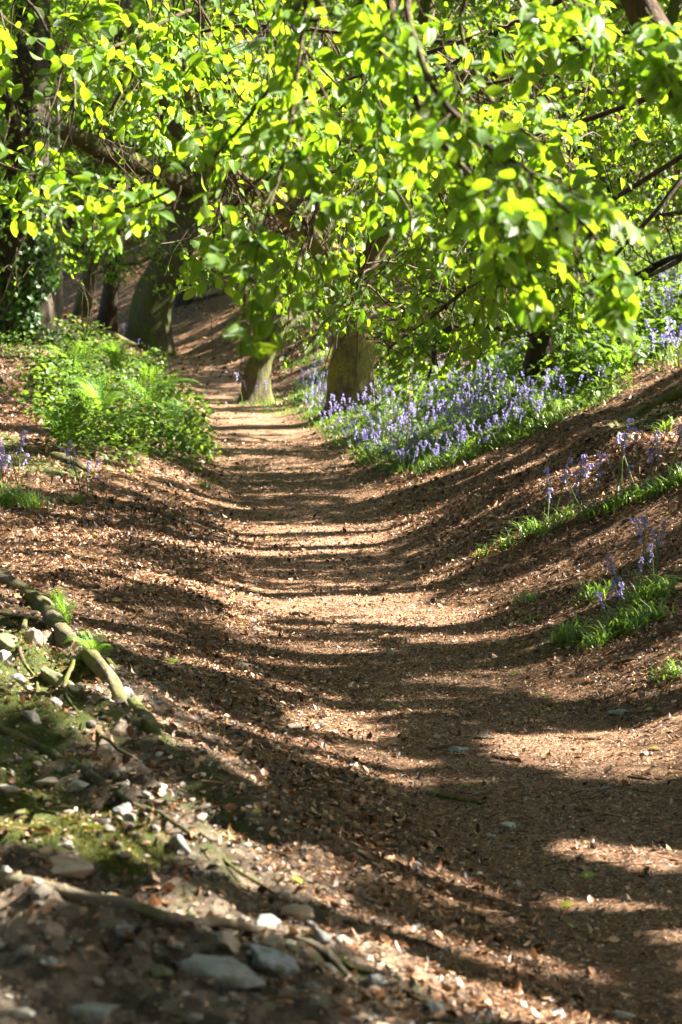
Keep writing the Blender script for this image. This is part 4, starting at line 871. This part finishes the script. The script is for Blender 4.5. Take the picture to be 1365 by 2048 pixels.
PATCH = [  # polygon, individual plants, plants carried by the mass, label, group
 ([(600, 800), (650, 770), (760, 800), (880, 800), (1000, 780), (1110, 800), (1095, 850), (995, 900), (885, 945), (800, 962), (715, 925), (625, 865)], 150, 560, 'violet bluebell in the dense sunny drift below the mossy tree on the right bank', 'bluebells in the dense drift on the right bank'),
 ([(590, 790), (600, 755), (655, 745), (655, 800)], 16, 25, 'violet bluebell left of the mossy tree trunk at the lane edge', 'bluebells left of the mossy trunk'),
 ([(760, 790), (860, 750), (960, 750), (1000, 770), (880, 800)], 26, 90, 'bluebell in the shade at the back of the drift under the drooping boughs', 'bluebells at the back of the drift'),
 ([(1080, 800), (1150, 770), (1240, 780), (1190, 805), (1100, 840)], 16, 14, 'bluebell at the upper right end of the drift beside the ferns', 'bluebells beside the ferns'),
 ([(1000, 720), (1060, 690), (1250, 700), (1365, 690), (1365, 740), (1180, 755), (1020, 760)], 14, 200, 'bluebell scattered among the ferns on the right bank', 'bluebells among the ferns'),
 ([(1250, 590), (1365, 545), (1365, 680), (1270, 680)], 14, 240, 'bluebell high on the bank at the right edge of the picture', 'bluebells high on the right bank'),
 ([(1200, 1010), (1240, 975), (1320, 955), (1365, 945), (1365, 975), (1250, 1010)], 13, 0, 'bluebell at the upper end of the grassy strip on the bare right slope', 'bluebells at the upper end of the grassy strip'),
 ([(1060, 1070), (1120, 1035), (1200, 1010), (1190, 1035), (1100, 1065)], 10, 0, 'bluebell at the lower end of the grassy strip on the bare right slope', 'bluebells at the lower end of the grassy strip'),
 ([(1270, 1200), (1290, 1165), (1325, 1160), (1320, 1195)], 6, 0, 'deep violet bluebell in the tuft at the right edge above the big green clump', 'bluebells in the tuft at the right edge'),
 ([(1130, 1280), (1260, 1240), (1270, 1265), (1200, 1290)], 5, 0, 'small violet bluebell in the big green clump low on the right slope', 'bluebells in the big green clump'),
 ([(0, 985), (20, 960), (50, 985), (40, 1005), (0, 1005)], 8, 0, 'violet bluebell at the left edge among tall green blades', 'bluebells at the left edge'),
 ([(120, 1010), (200, 960), (230, 960), (160, 1030)], 5, 0, 'faint bluebell in the shade on the left bank below the ferns', 'bluebells below the left ferns'),
 ([(480, 800), (545, 790), (560, 810), (490, 818)], 7, 0, 'small bluebell at the foot of the small leaning tree', 'bluebells at the foot of the small tree'),
 ([(220, 690), (260, 690), (330, 730), (300, 760)], 3, 0, 'lone bluebell in the grass on top of the left bank', 'bluebells on top of the left bank'),
]
for poly, a, m, lab, grp in PATCH:
    P_ = pts_in(poly, a + m)
    P_ = P_[np.argsort(P_[:, 1])]
    for q in P_[:a]:
        bluebell(q, kcount, lab, grp, float(R.uniform(.6, 1.08)) * (1.5 if a < 15 else 1.)); kcount += 1
    for q in P_[a:]:
        k = int(R.integers(0, 8)); an = R.uniform(0, 6.28); c_, s_ = math.cos(an), math.sin(an); Rm = np.array([[c_, s_, 0], [-s_, c_, 0], [0, 0, 1]]) * R.uniform(.6, 1.05)
        for src, dst in ((BB[k][1], bbg),):
            v = np.concatenate(src.v) @ Rm + q; dst.add(v, [np.concatenate(src.f)] if len({f.shape[1] for f in src.f}) == 1 else src.f, None, np.concatenate(src.var))
print('bluebells', kcount)
tag(bbg.build('bluebell_mass', M['bell']), kind='stuff')

# strap-leaf cover under the drifts
g = Geo()
for poly, n, ln in [(POLY_BELL, 16000, .155), (PATCH[4][0], 1500, .17), (PATCH[5][0], 1600, .2), ([(470, 800), (560, 790), (600, 830), (560, 835), (490, 825)], 700, .12), ([(150, 690), (300, 715), (320, 745), (200, 720)], 900, .12),
                    ([(560, 735), (700, 690), (660, 720), (600, 745)], 700, .14)]:
    c = pts_in(poly, n // 14); x = np.repeat(c[:, 0], 14) + R.normal(0, .07, len(c) * 14); y = np.repeat(c[:, 1], 14) + R.normal(0, .09, len(c) * 14); blades(g, x, y, ln, .007, 1.05)
tag(g.build('bluebell_leaves', M['blade']), kind='stuff')

TUFTS = [(1140, 1285, 70, .13, 'broad spiky tuft at the low left end of the big clump on the right slope'), (1195, 1290, 60, .11, 'low tuft at the bottom edge of the big clump on the right slope'), (1240, 1265, 90, .14, 'bright tuft in the middle of the big clump on the right slope'),
         (1290, 1245, 80, .13, 'shaded tuft at the right end of the big clump on the right slope'), (1190, 1198, 45, .12, 'single bright tuft standing above the big clump on the bare slope'), (1290, 1200, 60, .16, 'upright tuft with violet flowers near the right edge'), (1330, 1190, 40, .12, 'tuft at the right edge beside the upright flowering tuft'),
         (1055, 1205, 22, .09, 'tiny thin tuft alone in the middle of the bare right slope'), (1350, 1350, 45, .1, 'low green tuft at the right edge below the big clump'), (968, 1112, 18, .1, 'tiny tuft lowest on the strip at the right of the lane'), (1012, 1095, 26, .13, 'small dark tuft second from the low end of the strip'),
         (1060, 1072, 40, .15, 'shaded tuft in the lower half of the grassy strip'), (1090, 1070, 35, .13, 'sunlit tuft with tall flowers in the lower half of the grassy strip'), (1130, 1045, 30, .13, 'tuft in the middle of the grassy strip'), (1180, 1035, 34, .12, 'tuft right of the middle of the grassy strip'),
         (1225, 1020, 50, .12, 'leafy tuft in the upper half of the grassy strip'), (1270, 1000, 60, .12, 'wide leafy tuft high in the grassy strip'), (1320, 985, 60, .12, 'leafy tuft near the right edge in the grassy strip'), (1360, 970, 50, .12, 'topmost tuft of the grassy strip at the right edge'),
         (20, 1010, 110, .2, 'tall bright tuft at the left edge with violet flowers'), (65, 1018, 60, .15, 'arching tuft just right of the tall left edge tuft'), (150, 1010, 30, .13, 'dim tuft on the left bank below the ferns'), (410, 975, 16, .1, 'small seedling tuft at the left foot of the lane'),
         (1330, 860, 26, .12, 'thin tuft on the mossy lip at the right edge'), (1060, 1245, 12, .06, 'faint sprig of grass low on the right slope')]
for px, py, n, ln, lab in TUFTS:
    p = ground(px, py); g = Geo(); s = .022 + .0004 * n; n = int(n * 1.6); ln *= 1.3; x = p[0] + R.normal(0, s, n); y = p[1] + R.normal(0, s * 1.2, n); blades(g, x, y, ln, .009, 1.)
    tag(g.build_at('grass_tuft', M['blade'], p), lab, 'tuft', 'green tufts on the banks')

# ------------------------------------------------------------------ ferns
def frond_geo(L, rng):
    g = Geo(); n = 22; P = catmull([[0, 0, 0], [L * .28, 0, L * .42], [L * .65, 0, L * .58], [L * 1., 0, L * .42]], 26); tube(g, P, np.linspace(.0028, .0008, 26), 4, var=.3)
    T = norm(np.gradient(P, axis=0)); pos, ax, ay, az, sz, wd = [], [], [], [], [], []
    for i in range(3, 25):
        t = i / 25; l = L * .30 * math.sin(math.pi * min(1, t * .92 + .1)) ** .8 * (1 - .25 * t)
        for s in (-1, 1):
            d = norm(np.array([0, s, 0]) + T[i] * .35 + rng.normal(0, .05, 3) - [0, 0, .12]); nn = norm(np.cross(T[i], [0, 1, 0]) * -1); nn = norm(nn - d * (nn @ d))
            m_ = 6
            for k in range(m_):      # pinnules along each pinna
                q = (k + .6) / m_; pos.append(P[i] + d * l * q); e = norm(d * .5 + T[i] * (1 if k % 2 else -1) * .9); ax.append(e); az.append(nn); ay.append(np.cross(nn, e)); sz.append(l * .26 * (1.1 - q)); wd.append(l * .2 * (1.15 - q))
    inst(g, *LEAF_LO, np.array(pos), np.array(ax), np.array(ay), np.array(az), np.array(sz), np.array(wd) * 1.2, np.array(sz), rng.uniform(.2, 1, len(pos))); return g
FR = []
_r = np.random.default_rng(21)
def fern(p, n, L, label, upright=0., group='ferns on the banks'):
    o = empty('fern', p, label, 'fern', group)
    for k in range(n):
        v = int(R.integers(0, 4))
        if len(FR) < 4: c = frond_geo(1., _r).build('frond', M['fern']); FR.append(c)
        else: c = FR[v].copy(); col.objects.link(c)
        c.parent = o; c.rotation_euler = (R.normal(0, .12), -upright * R.uniform(.6, 1.1) + R.normal(0, .12), k * 6.283 / n + R.normal(0, .3)); s = L * float(R.uniform(.75, 1.2)); c.scale = (s, s, s); c.location = (0, 0, 0)
    return o
for px, py, n, L, up, lab in [
    (128, 1262, 6, .19, .75, 'bright upright fern growing from the upper part of the mossy root'), (190, 1325, 7, .13, .2, 'spreading fern growing over the middle of the mossy root'),
    (215, 1322, 4, .11, .1, 'small fern with fronds pointing right beside the mossy root'), (130, 900, 8, .5, .3, 'fern low on the left bank above the mossy ledge'), (200, 850, 7, .5, .3, 'fern in the lower left of the green mound'),
    (150, 765, 7, .48, .3, 'fern at the left side of the green mound'), (235, 755, 8, .52, .3, 'sunlit fern near the top of the green mound'), (290, 765, 7, .36, .3, 'fern on the top right of the green mound'), (300, 825, 8, .52, .3, 'fern in the middle of the green mound'),
    (345, 860, 7, .34, .3, 'fern at the right edge of the green mound over the lane'), (250, 880, 7, .36, .3, 'shaded fern at the foot of the green mound'), (190, 805, 6, .36, .3, 'fern in the centre left of the green mound'), (340, 790, 6, .32, .3, 'fern at the upper right edge of the green mound'),
    (1140, 720, 8, .55, .25, 'big bright fern right of the low dark tree'), (1180, 745, 7, .4, .2, 'fern just below the big bright fern'), (1235, 760, 8, .42, .2, 'fern right of the big bright fern at the bank lip'), (1110, 790, 6, .34, .2, 'small fern at the upper end of the bluebell drift'),
    (1280, 730, 7, .42, .2, 'fern near the right edge below the flowers'), (1330, 690, 6, .42, .2, 'fern highest at the right edge of the bank'), (1230, 690, 7, .42, .2, 'fern between the low dark tree and the right edge'), (905, 830, 6, .26, .3, 'little pale fern inside the bluebell drift'),
    (600, 640, 7, .5, .2, 'fern on the brown slope behind the small leaning tree'), (505, 640, 6, .45, .2, 'fern on the slope left of the small leaning tree'), (1000, 760, 6, .4, .2, 'shaded fern left of the low dark tree'), (820, 770, 6, .36, .2, 'shaded fern behind the bluebell drift')]:
    fern(ground(px, py) - [0, 0, .01], n, L, lab, up)

# leafy brambles and weeds: the mound on the left, the hill on the right
def weeds(g, c, n, h, leaf, spread):
    c = np.repeat(c, n, 0); m = len(c); a = R.uniform(0, 6.28, m); r = spread * np.sqrt(R.random(m)); x = c[:, 0] + np.cos(a) * r; y = c[:, 1] + np.sin(a) * r
    z = terrain(x, y) + h * R.random(m) ** .8; nn = norm(np.array([0, 0, .9]) + R.normal(0, .45, (m, 3))); l = norm(np.cross(nn, R.normal(0, 1, (m, 3)))); s = leaf * R.uniform(.4, 1.4, m)
    inst(g, *LEAF_MD, np.stack([x, y, z], -1), l, np.cross(nn, l), nn, s, s * 1.1, s, np.clip(R.normal(.5, .3, m), 0, 1))
g = Geo(); 
cc = pts_in(POLY_MOUND, 120); hh = .08 + .55 * np.clip(vnoise(cc[:, 0] * 1.9, cc[:, 1] * 1.2) + .5, 0, 1) ** 1.6
for c_, h_ in zip(cc, hh): weeds(g, c_[None], int(20 + 120 * h_), h_ * .8, .042 + .02 * R.random(), .1 + .25 * h_)
weeds(g, pts_in([(60, 690), (330, 720), (440, 880), (400, 960), (200, 950), (60, 830)], 70), 14, .12, .04, .15)
c = pts_in([(330, 830), (420, 880), (430, 930), (380, 930)], 20); weeds(g, c, 26, .2, .05, .15)
x = R.uniform(-5, -1.4, 900); y = R.uniform(22, 34, 900); k = (x < XC(y) - 1.0) & (R.random(900) < .12); weeds(g, np.stack([x[k], y[k], y[k]], -1), 20, .2, .05, .2)
tag(g.build('undergrowth', M['weed']), kind='stuff')
g = Geo(); weeds(g, pts_in(POLY_HILL, 420), 34, .28, .06, .3); weeds(g, pts_in(POLY_BELL, 200), 16, .10, .05, .2)
x = R.uniform(2, 16, 3000); y = R.uniform(8, 60, 3000); k = inhill(np.stack([x, y], -1), 0, 0); weeds(g, np.stack([x[k], y[k], y[k]], -1)[:1700], 22, .3, .07, .45)
tag(g.build('bank_undergrowth', M['weed']), kind='stuff')
g = Geo(); x = R.uniform(-14, 14, 3600); y = R.uniform(56, 95, 3600); weeds(g, np.stack([x, y, y], -1), 22, .55, .17, .8)
tag(g.build('slope_undergrowth', M['weed']), kind='stuff')

# moss cushions on the near left bank: tiny upright blades
g = Geo()
for pl, n in [(POLY_MOSS[0], 9000), (POLY_MOSS[1], 5000), (POLY_MOSS[2], 2500), (POLY_MOSS[3], 2500)]:
    c = pts_in(pl, n // 20); x = np.repeat(c[:, 0], 20) + R.normal(0, .03, len(c) * 20); y = np.repeat(c[:, 1], 20) + R.normal(0, .05, len(c) * 20); blades(g, x, y, .016, .003, 1.)
M['moss'] = leaf_mat('moss tips', [(.06, .065, .008), (.13, .125, .014), (.22, .19, .025)], [(.2, .25, .02), (.3, .33, .03)], .25, False, .2, .7)
tag(g.build('moss', M['moss']), kind='stuff')

# ------------------------------------------------------------------ roots, fallen branches, sticks
def laid(name, pts, wpx, label, matn, cat, lift=.3, n=40, sides=12, rough=.3, group=None):
    P = []; rs = []
    for (px, py), w_ in zip(pts, wpx):
        p = ground(px, py); r = w_ / F * p[1] / 2; P.append(p + [0, 0, r * lift]); rs.append(r)
    P = catmull(P, n); P = P + np.stack([np.zeros(n), vnoise(P[:, 0] * 9, P[:, 1] * 9) * .03, vnoise(P[:, 0] * 7 + 5, P[:, 1] * 7) * .012], -1)
    rr = np.interp(np.linspace(0, 1, n), np.linspace(0, 1, len(rs)), rs); rr = rr * (1 + .5 * vnoise(np.linspace(0, n / 7, n) + pts[0][0], pts[0][1])); g = Geo(); tube(g, P, rr, sides + 4, rough * 1.6, seed=pts[0][1])
    return tag(g.build_at(name, M[matn], P[0].copy()), label, cat, group)
laid('exposed_root', [(-60, 1145), (0, 1172), (75, 1225), (130, 1290), (190, 1342), (230, 1385), (262, 1440)], [50, 50, 44, 40, 34, 26, 10], 'thick mossy root running down the left bank beneath two ferns', 'bark_moss', 'root', .55)
laid('exposed_root', [(-60, 1440), (0, 1468), (90, 1508), (185, 1562), (240, 1602), (290, 1640)], [26, 26, 24, 20, 15, 8], 'dark mossy root at the left edge ending beside the white stones', 'bark', 'root', .5)
laid('fallen_branch', [(-60, 1755), (0, 1772), (130, 1795), (260, 1832), (370, 1852), (520, 1868), (640, 1905), (700, 1960)], [34, 34, 32, 28, 24, 18, 16, 10], 'long smooth fallen branch lying across the near left corner', 'bark_pale', 'branch', .5)
laid('stick', [(-40, 1232), (20, 1240), (70, 1255), (122, 1272)], [9, 9, 8, 6], 'thin grey stick crossing the mossy root at the left edge', 'bark_pale', 'stick', 2.2)
laid('stick', [(385, 1880), (430, 1868), (470, 1852)], [8, 9, 7], 'short pale stick lying by the rounded grey stone', 'bark_pale', 'stick', 1.)
laid('mossy_stick', [(855, 1588), (890, 1596), (930, 1604), (972, 1614)], [10, 12, 12, 9], 'lichen-covered stick lying alone in the middle of the lane', 'bark_moss', 'stick', .8, 20)
laid('exposed_root', [(215, 1330), (260, 1400), (300, 1460), (322, 1500)], [16, 30, 34, 14], 'dark rounded hump of root at the foot of the left bank', 'bark', 'root', .1, 20)
laid('fallen_branch', [(330, 610), (400, 600), (440, 590)], [14, 16, 12], 'pale log lying on the brown slope behind the leaning tree', 'bark_pale', 'log', .8, 20)
laid('exposed_root', [(60, 905), (130, 925), (190, 950)], [12, 22, 10], 'mossy root hump on the left bank below the fern', 'bark_moss', 'root', .2, 20)
laid('exposed_root', [(0, 770), (40, 745), (55, 735)], [7, 7, 4], 'thin dark root crossing the top of the left bank', 'bark_dark', 'root', 1., 16)
laid('exposed_root', [(1180, 885), (1260, 840), (1365, 790), (1420, 765)], [12, 26, 30, 26], 'low moss-covered root along the lip of the right bank', 'bark_moss', 'root', .0, 30)
for pts, w_, lab in [([(60, 1215), (40, 1300), (75, 1370), (60, 1420)], 14, 'thin root forking down from the thick mossy root at the left edge'), ([(150, 1330), (130, 1400), (200, 1470), (280, 1530), (360, 1570)], 14, 'thin brown root trailing from the thick mossy root to the slope foot'), ([(240, 1600), (330, 1650), (450, 1740), (560, 1800), (650, 1840)], 12, 'long thin dark root half buried beside the sunlit streak'),
                     ([(600, 1880), (700, 1940), (800, 1985), (900, 2040)], 16, 'half-buried root running into the bottom edge'), ([(-20, 1640), (60, 1625), (150, 1650), (230, 1640)], 12, 'thin root hidden in the moss at the left edge')]:
    laid('exposed_root', pts, [w_ * .6, w_ * .75, w_ * .6, w_ * .4], lab, 'bark', 'root', -.1, 40, 8, .4)
STK = [(600, 1232, 40, .1, 'straw-coloured'), (960, 1478, 60, .05, 'pale flat'), (1020, 1524, 55, .2, 'dark'), (880, 1500, 44, -.2, 'short brown'), (1180, 1482, 46, .0, 'dark'), (640, 1630, 50, -.15, 'grey'), (745, 1645, 48, .2, 'dark'), (540, 1560, 36, .3, 'brown'), (1250, 1330, 40, -.1, 'thin dark'), (480, 1210, 36, .25, 'thin pale'),
       (1150, 1745, 70, .15, 'pale'), (1010, 1520, 50, .1, 'brown'), (330, 1510, 44, .5, 'dark'), (760, 1560, 30, .7, 'short pale'), (1290, 1560, 70, .1, 'thin dark'), (170, 1140, 26, .9, 'upright thin pale'), (420, 1690, 44, .4, 'brown'), (860, 1900, 60, .3, 'dark'), (560, 1710, 36, .5, 'grey'), (1100, 1985, 60, .3, 'brown')]
WH = ['high on the lane', 'near the dark stone on the lane', 'at the edge of the sunny patch at right', 'just below the dark stone', 'in the broad shadow at right', 'in the deep shade left of centre', 'in the deep shade at centre', 'low on the left bank', 'below the big green clump', 'left of the lane centre', 'near the lower right edge', 'in the sunny patch at right', 'beside the dark hump of root', 'in the middle of the lane', 'near the right edge', 'high on the left bank', 'in the sunny streak of the left slope', 'in the near shadow', 'beside the grey stones at left', 'at the bottom edge']
for (px, py, l, a, c), wh in zip(STK, WH):
    laid('stick', [(px - l / 2 * math.cos(a), py - l / 2 * math.sin(a)), (px, py + 1), (px + l / 2 * math.cos(a), py + l / 2 * math.sin(a))], [5, 6, 4], c + ' stick ' + wh, 'bark_pale' if 'pale' in c or 'straw' in c else 'bark_brown', 'stick', 1., 12, 6, group='sticks lying on the lane')

# ------------------------------------------------------------------ stones
def stone(px, py, wpx, hpx, matn, label, flat=1., rot=0., group=None, name='stone', seed=None, lift=.08, tiltdir=0.):
    p = ground(px, py + hpx * .35); rng = np.random.default_rng(int(px * 7 + py)); v = rockshape(ICO3, 14, rng, .10)
    w_ = wpx / F * p[1] / 2 / .85; h_ = hpx / F * p[1] / 2 / .8 ; c, s = math.cos(rot), math.sin(rot)
    v = v * [w_, w_ * rng.uniform(.6, .9) * flat, h_]; v = np.stack([v[:, 0] * c + v[:, 2] * s, v[:, 1], -v[:, 0] * s + v[:, 2] * c], -1); g = Geo(); g.add(v, ICO3[1])
    o = g.build(name, M[matn], smooth=True); o.location = [float(p[0]), float(p[1]), float(p[2] + h_ * lift)]; tag(o, label, 'stone', group)
    return o
SG = 'stones of the near left bank'; PG = 'stones lying on the lane'
for a in [
 (430, 1925, 210, 80, 'grey', 'largest stone, low and dark grey, in the near left corner', .18), (540, 1925, 120, 60, 'blue', 'pale blue-grey slab leaning on the right of the largest dark stone', .5),
 (532, 1838, 78, 46, 'grey', 'rounded oblong grey stone at the end of the fallen branch', .55), (455, 1880, 90, 50, 'tan', 'pale tan stone between the fallen branch and the largest stone', .1), (545, 1885, 56, 34, 'tan', 'small pale tan stone right of the larger tan stone', .1),
 (362, 1700, 52, 50, 'grey', 'grey-white stone standing at the right end of the moss', .1), (130, 1748, 130, 44, 'tan', 'long flat pinkish rock above the fallen branch', .12), (40, 2030, 64, 42, 'white', 'pale stone in the bottom left corner', 0),
 (180, 2018, 120, 74, 'grey', 'wide grey stone at the bottom edge left of centre', .1), (645, 1865, 56, 36, 'grey', 'grey stone right of the end of the fallen branch', .2), (600, 1825, 70, 40, 'tan', 'brown flat-topped stone above the end of the fallen branch', .1),
 (238, 1375, 52, 62, 'grey', 'dark grey wedge leaning against the lower end of the mossy root', .7), (12, 1312, 40, 34, 'white', 'white flint at the left edge below the thin stick', .2), (66, 1278, 40, 44, 'tan', 'tan stone under the thin stick', .6),
 (38, 1352, 50, 36, 'grey', 'grey stone below the white flint at the left edge', .4), (66, 1428, 40, 34, 'white', 'white stone in the moss above the dark root', .2), (110, 1402, 36, 26, 'white', 'pale small stone right of the white stone in the moss', .3),
 (240, 1450, 40, 44, 'tan', 'pale stone at the foot of the left bank beside the dark hump', .5), (105, 1345, 90, 40, 'mossy', 'moss-capped boulder below the thick mossy root', .4), (20, 1275, 60, 40, 'mossy', 'moss-covered lump at the left edge under the thin stick', .3),
 (168, 1528, 42, 40, 'white', 'bright white pointed stone at the end of the dark root', .3), (160, 1566, 70, 44, 'white', 'white block just below the pointed stone', .2), (95, 1560, 60, 26, 'tan', 'flat pinkish stone left of the white block', .1),
 (15, 1578, 46, 28, 'white', 'white stone at the left edge below the dark root', .1), (322, 1586, 30, 26, 'white', 'small bright white stone in the sunlit streak', .2), (292, 1592, 24, 16, 'white', 'tiny white stone left of the bright one in the streak', .1),
 (250, 1612, 46, 40, 'grey', 'rough grey stone at the end of the sunlit streak', .5), (130, 1690, 44, 18, 'white', 'white flat stone in the moss', .2), (312, 1665, 26, 18, 'grey', 'small grey stone right of the moss', .1),
 (8, 1742, 30, 26, 'white', 'white stone at the left edge above the fallen branch', .1), (405, 1632, 22, 16, 'white', 'white pebble in the sunlit slope left of the lane', .1), (218, 1490, 30, 20, 'white', 'white chip above the pointed stone', .3), (150, 1380, 26, 20, 'tan', 'tan chip right of the moss-capped boulder', .2),
 (745, 1965, 60, 40, 'grey', 'grey stone at the right of the bottom gravel', .2), (560, 1960, 44, 30, 'tan', 'tan stone below the blue-grey slab', .1), (330, 1950, 70, 40, 'mossy', 'low mossy stone left of the largest stone', .2), (870, 2010, 60, 44, 'grey', 'grey stone at the bottom edge right of centre', .3), (250, 1885, 50, 26, 'grey', 'dull stone in the shade left of the tan stone', .1), (95, 1925, 50, 26, 'grey', 'dull stone in the shade of the bottom left corner', .1), (620, 1975, 50, 30, 'grey', 'blunt stone low in the bottom gravel', .1)]:
    stone(*a[:6], rot=a[6], group=SG)
for a in [
 (592, 1456, 46, 16, 'tan', 'pale flat stone in the sun left of the lane centre'), (780, 1302, 16, 20, 'white', 'small white pyramid-shaped stone standing on the lane'), (844, 1248, 14, 9, 'white', 'small white pebble right of the lane centre'), (915, 1500, 42, 18, 'grey', 'dark grey stone at the edge of the broad shadow'),
 (968, 1470, 28, 14, 'grey', 'small grey stone above the dark one'), (900, 1450, 24, 16, 'tan', 'tan pebble left of the small grey stone'), (1016, 1648, 50, 16, 'white', 'pale flat stone below the lichened stick'), (1240, 1425, 44, 12, 'grey', 'flat greenish stone near the right of the lane'),
 (1252, 1800, 24, 26, 'brown', 'round brown stone at the lower right'), (1160, 1716, 22, 20, 'brown', 'small brown stone at the right in the near sun'), (510, 1258, 36, 12, 'tan', 'flat tan stone left of the lane centre'), (480, 1326, 42, 14, 'white', 'whitish flat stone on the left edge of the broad shadow'),
 (1022, 1695, 24, 10, 'grey', 'small flat stone in the deep shade'), (1033, 1770, 30, 12, 'grey', 'pale grey pebble in the near shade'), (1150, 1825, 26, 14, 'grey', 'pebble left of the round brown stone'), (1205, 1576, 30, 12, 'grey', 'grey pebble at the right in the striped shade'), (725, 1555, 26, 14, 'white', 'white pebble left of the lichened stick'),
 (402, 925, 26, 12, 'tan', 'pale stone at the left foot of the lane by the mound'), (1355, 1395, 22, 30, 'brown', 'dark stone at the right edge below the low tuft'), (800, 1610, 20, 9, 'tan', 'small tan pebble in the deep shade'), (832, 1850, 20, 14, 'white', 'pale pebble in the near left sun'), (1290, 1508, 24, 10, 'white', 'white pebble in the sunny patch at right'), (1110, 1530, 30, 9, 'tan', 'tan flat chip in the sunny patch'),
 (650, 1235, 16, 9, 'white', 'white chip high on the lane'), (1170, 1955, 26, 16, 'white', 'white pebble near the bottom edge at right'), (1250, 2030, 50, 20, 'white', 'white stone at the bottom edge at right')]:
    stone(*a, group=PG, lift=.2)

# fresh fallen leaves
def fallen(px, py, size, v, label, rot):
    p = ground(px, py); n = ground_normal(p[0], p[1]); n = norm(n + R.normal(0, .12, 3) - [0, .25, 0]); a = norm(np.cross(n, [math.sin(rot), math.cos(rot), 0])); g = Geo(); m = LEAF_HI
    if size > .07:   # lobed leaf
        for k in (-.9, 0, .9):
            c, s = math.cos(k), math.sin(k); b = np.cross(n, a); l = a * c + b * s; inst(g, *m, (p + n * (.012 + .002 * k))[None], l[None], np.cross(n, l)[None], n[None], [size * (.62 if k else .8)], [size * .62], [size * .6], [v])
    else: inst(g, *m, (p + n * .01)[None], a[None], np.cross(n, a)[None], n[None], [size], [size], [size], [v])
    tag(g.build_at('fallen_leaf', M['fallen'], p), label, 'leaf', 'fresh leaves fallen on the lane')
for px, py, s, v, rot, lab in [(352, 1332, .085, .1, .4, 'large green lobed leaf lying in the shade at the left'), (347, 1366, .04, .25, 2, 'small green leaf below the large lobed one'), (805, 1420, .05, .4, .2, 'yellow-green leaf in the broad shadow'), (1100, 1427, .045, .7, 1, 'bright yellow leaf right of the lane centre'), (770, 1397, .03, .2, .5, 'tiny green leaf at the top of the broad shadow'),
    (1318, 1500, .05, .8, 1, 'golden leaf in the sunny patch at right'), (940, 1578, .04, .15, 0, 'green leaf above the lichened stick'), (1195, 1760, .07, .2, .3, 'long green leaf in the near shade at right'), (1150, 1815, .05, .5, 0, 'yellow leaf beside the grey pebble'), (1145, 1862, .035, .4, 1, 'small yellow leaf below the grey pebble'), (1100, 1400, .04, .3, 1, 'pale green leaf right above the yellow leaf'),
    (540, 1078, .06, .8, 1, 'yellow leaf far along the lane at the left'), (390, 1143, .06, .7, 2, 'yellow leaf high on the left slope'), (468, 1196, .05, .9, 1, 'orange leaf left of the lane centre'), (242, 1210, .05, .8, 0, 'ochre leaf on the left slope above the fern'), (262, 1182, .06, .9, 1, 'tan-yellow leaf on the left slope'), (485, 1256, .05, .8, 1, 'yellow leaf left of the flat tan stone'), (253, 1255, .04, .7, 1, 'yellow leaf in the sun beside the root'),
    (1348, 1190, .05, .9, 1, 'orange leaf at the right edge on the slope'), (1240, 1000, .04, .9, 1, 'orange leaf above the grassy strip'), (1305, 1428, .05, .6, 1, 'greenish leaf by the flat stone at right'), (1345, 1030, .05, .8, 0, 'yellow leaf at the right edge of the slope'), (600, 1775, .05, .6, 1, 'olive leaf in the near shade at left'), (520, 1640, .04, .8, 1, 'golden leaf in the sunny streak at left'), (1000, 1165, .05, .3, 1, 'pale green leaf on the right slope'), (1035, 1210, .03, .3, 1, 'small green leaf near the tiny tuft'),
    (1040, 1352, .05, .3, .2, 'green leaf below the big clump'), (900, 1165, .035, .6, 1, 'yellow speck of a leaf on the right slope'), (695, 1135, .04, .3, 1, 'greenish leaf high on the lane'), (1350, 1560, .04, .1, 1, 'green leaf at the right edge in the striped shade')]:
    fallen(px, py, s, v, lab, rot)
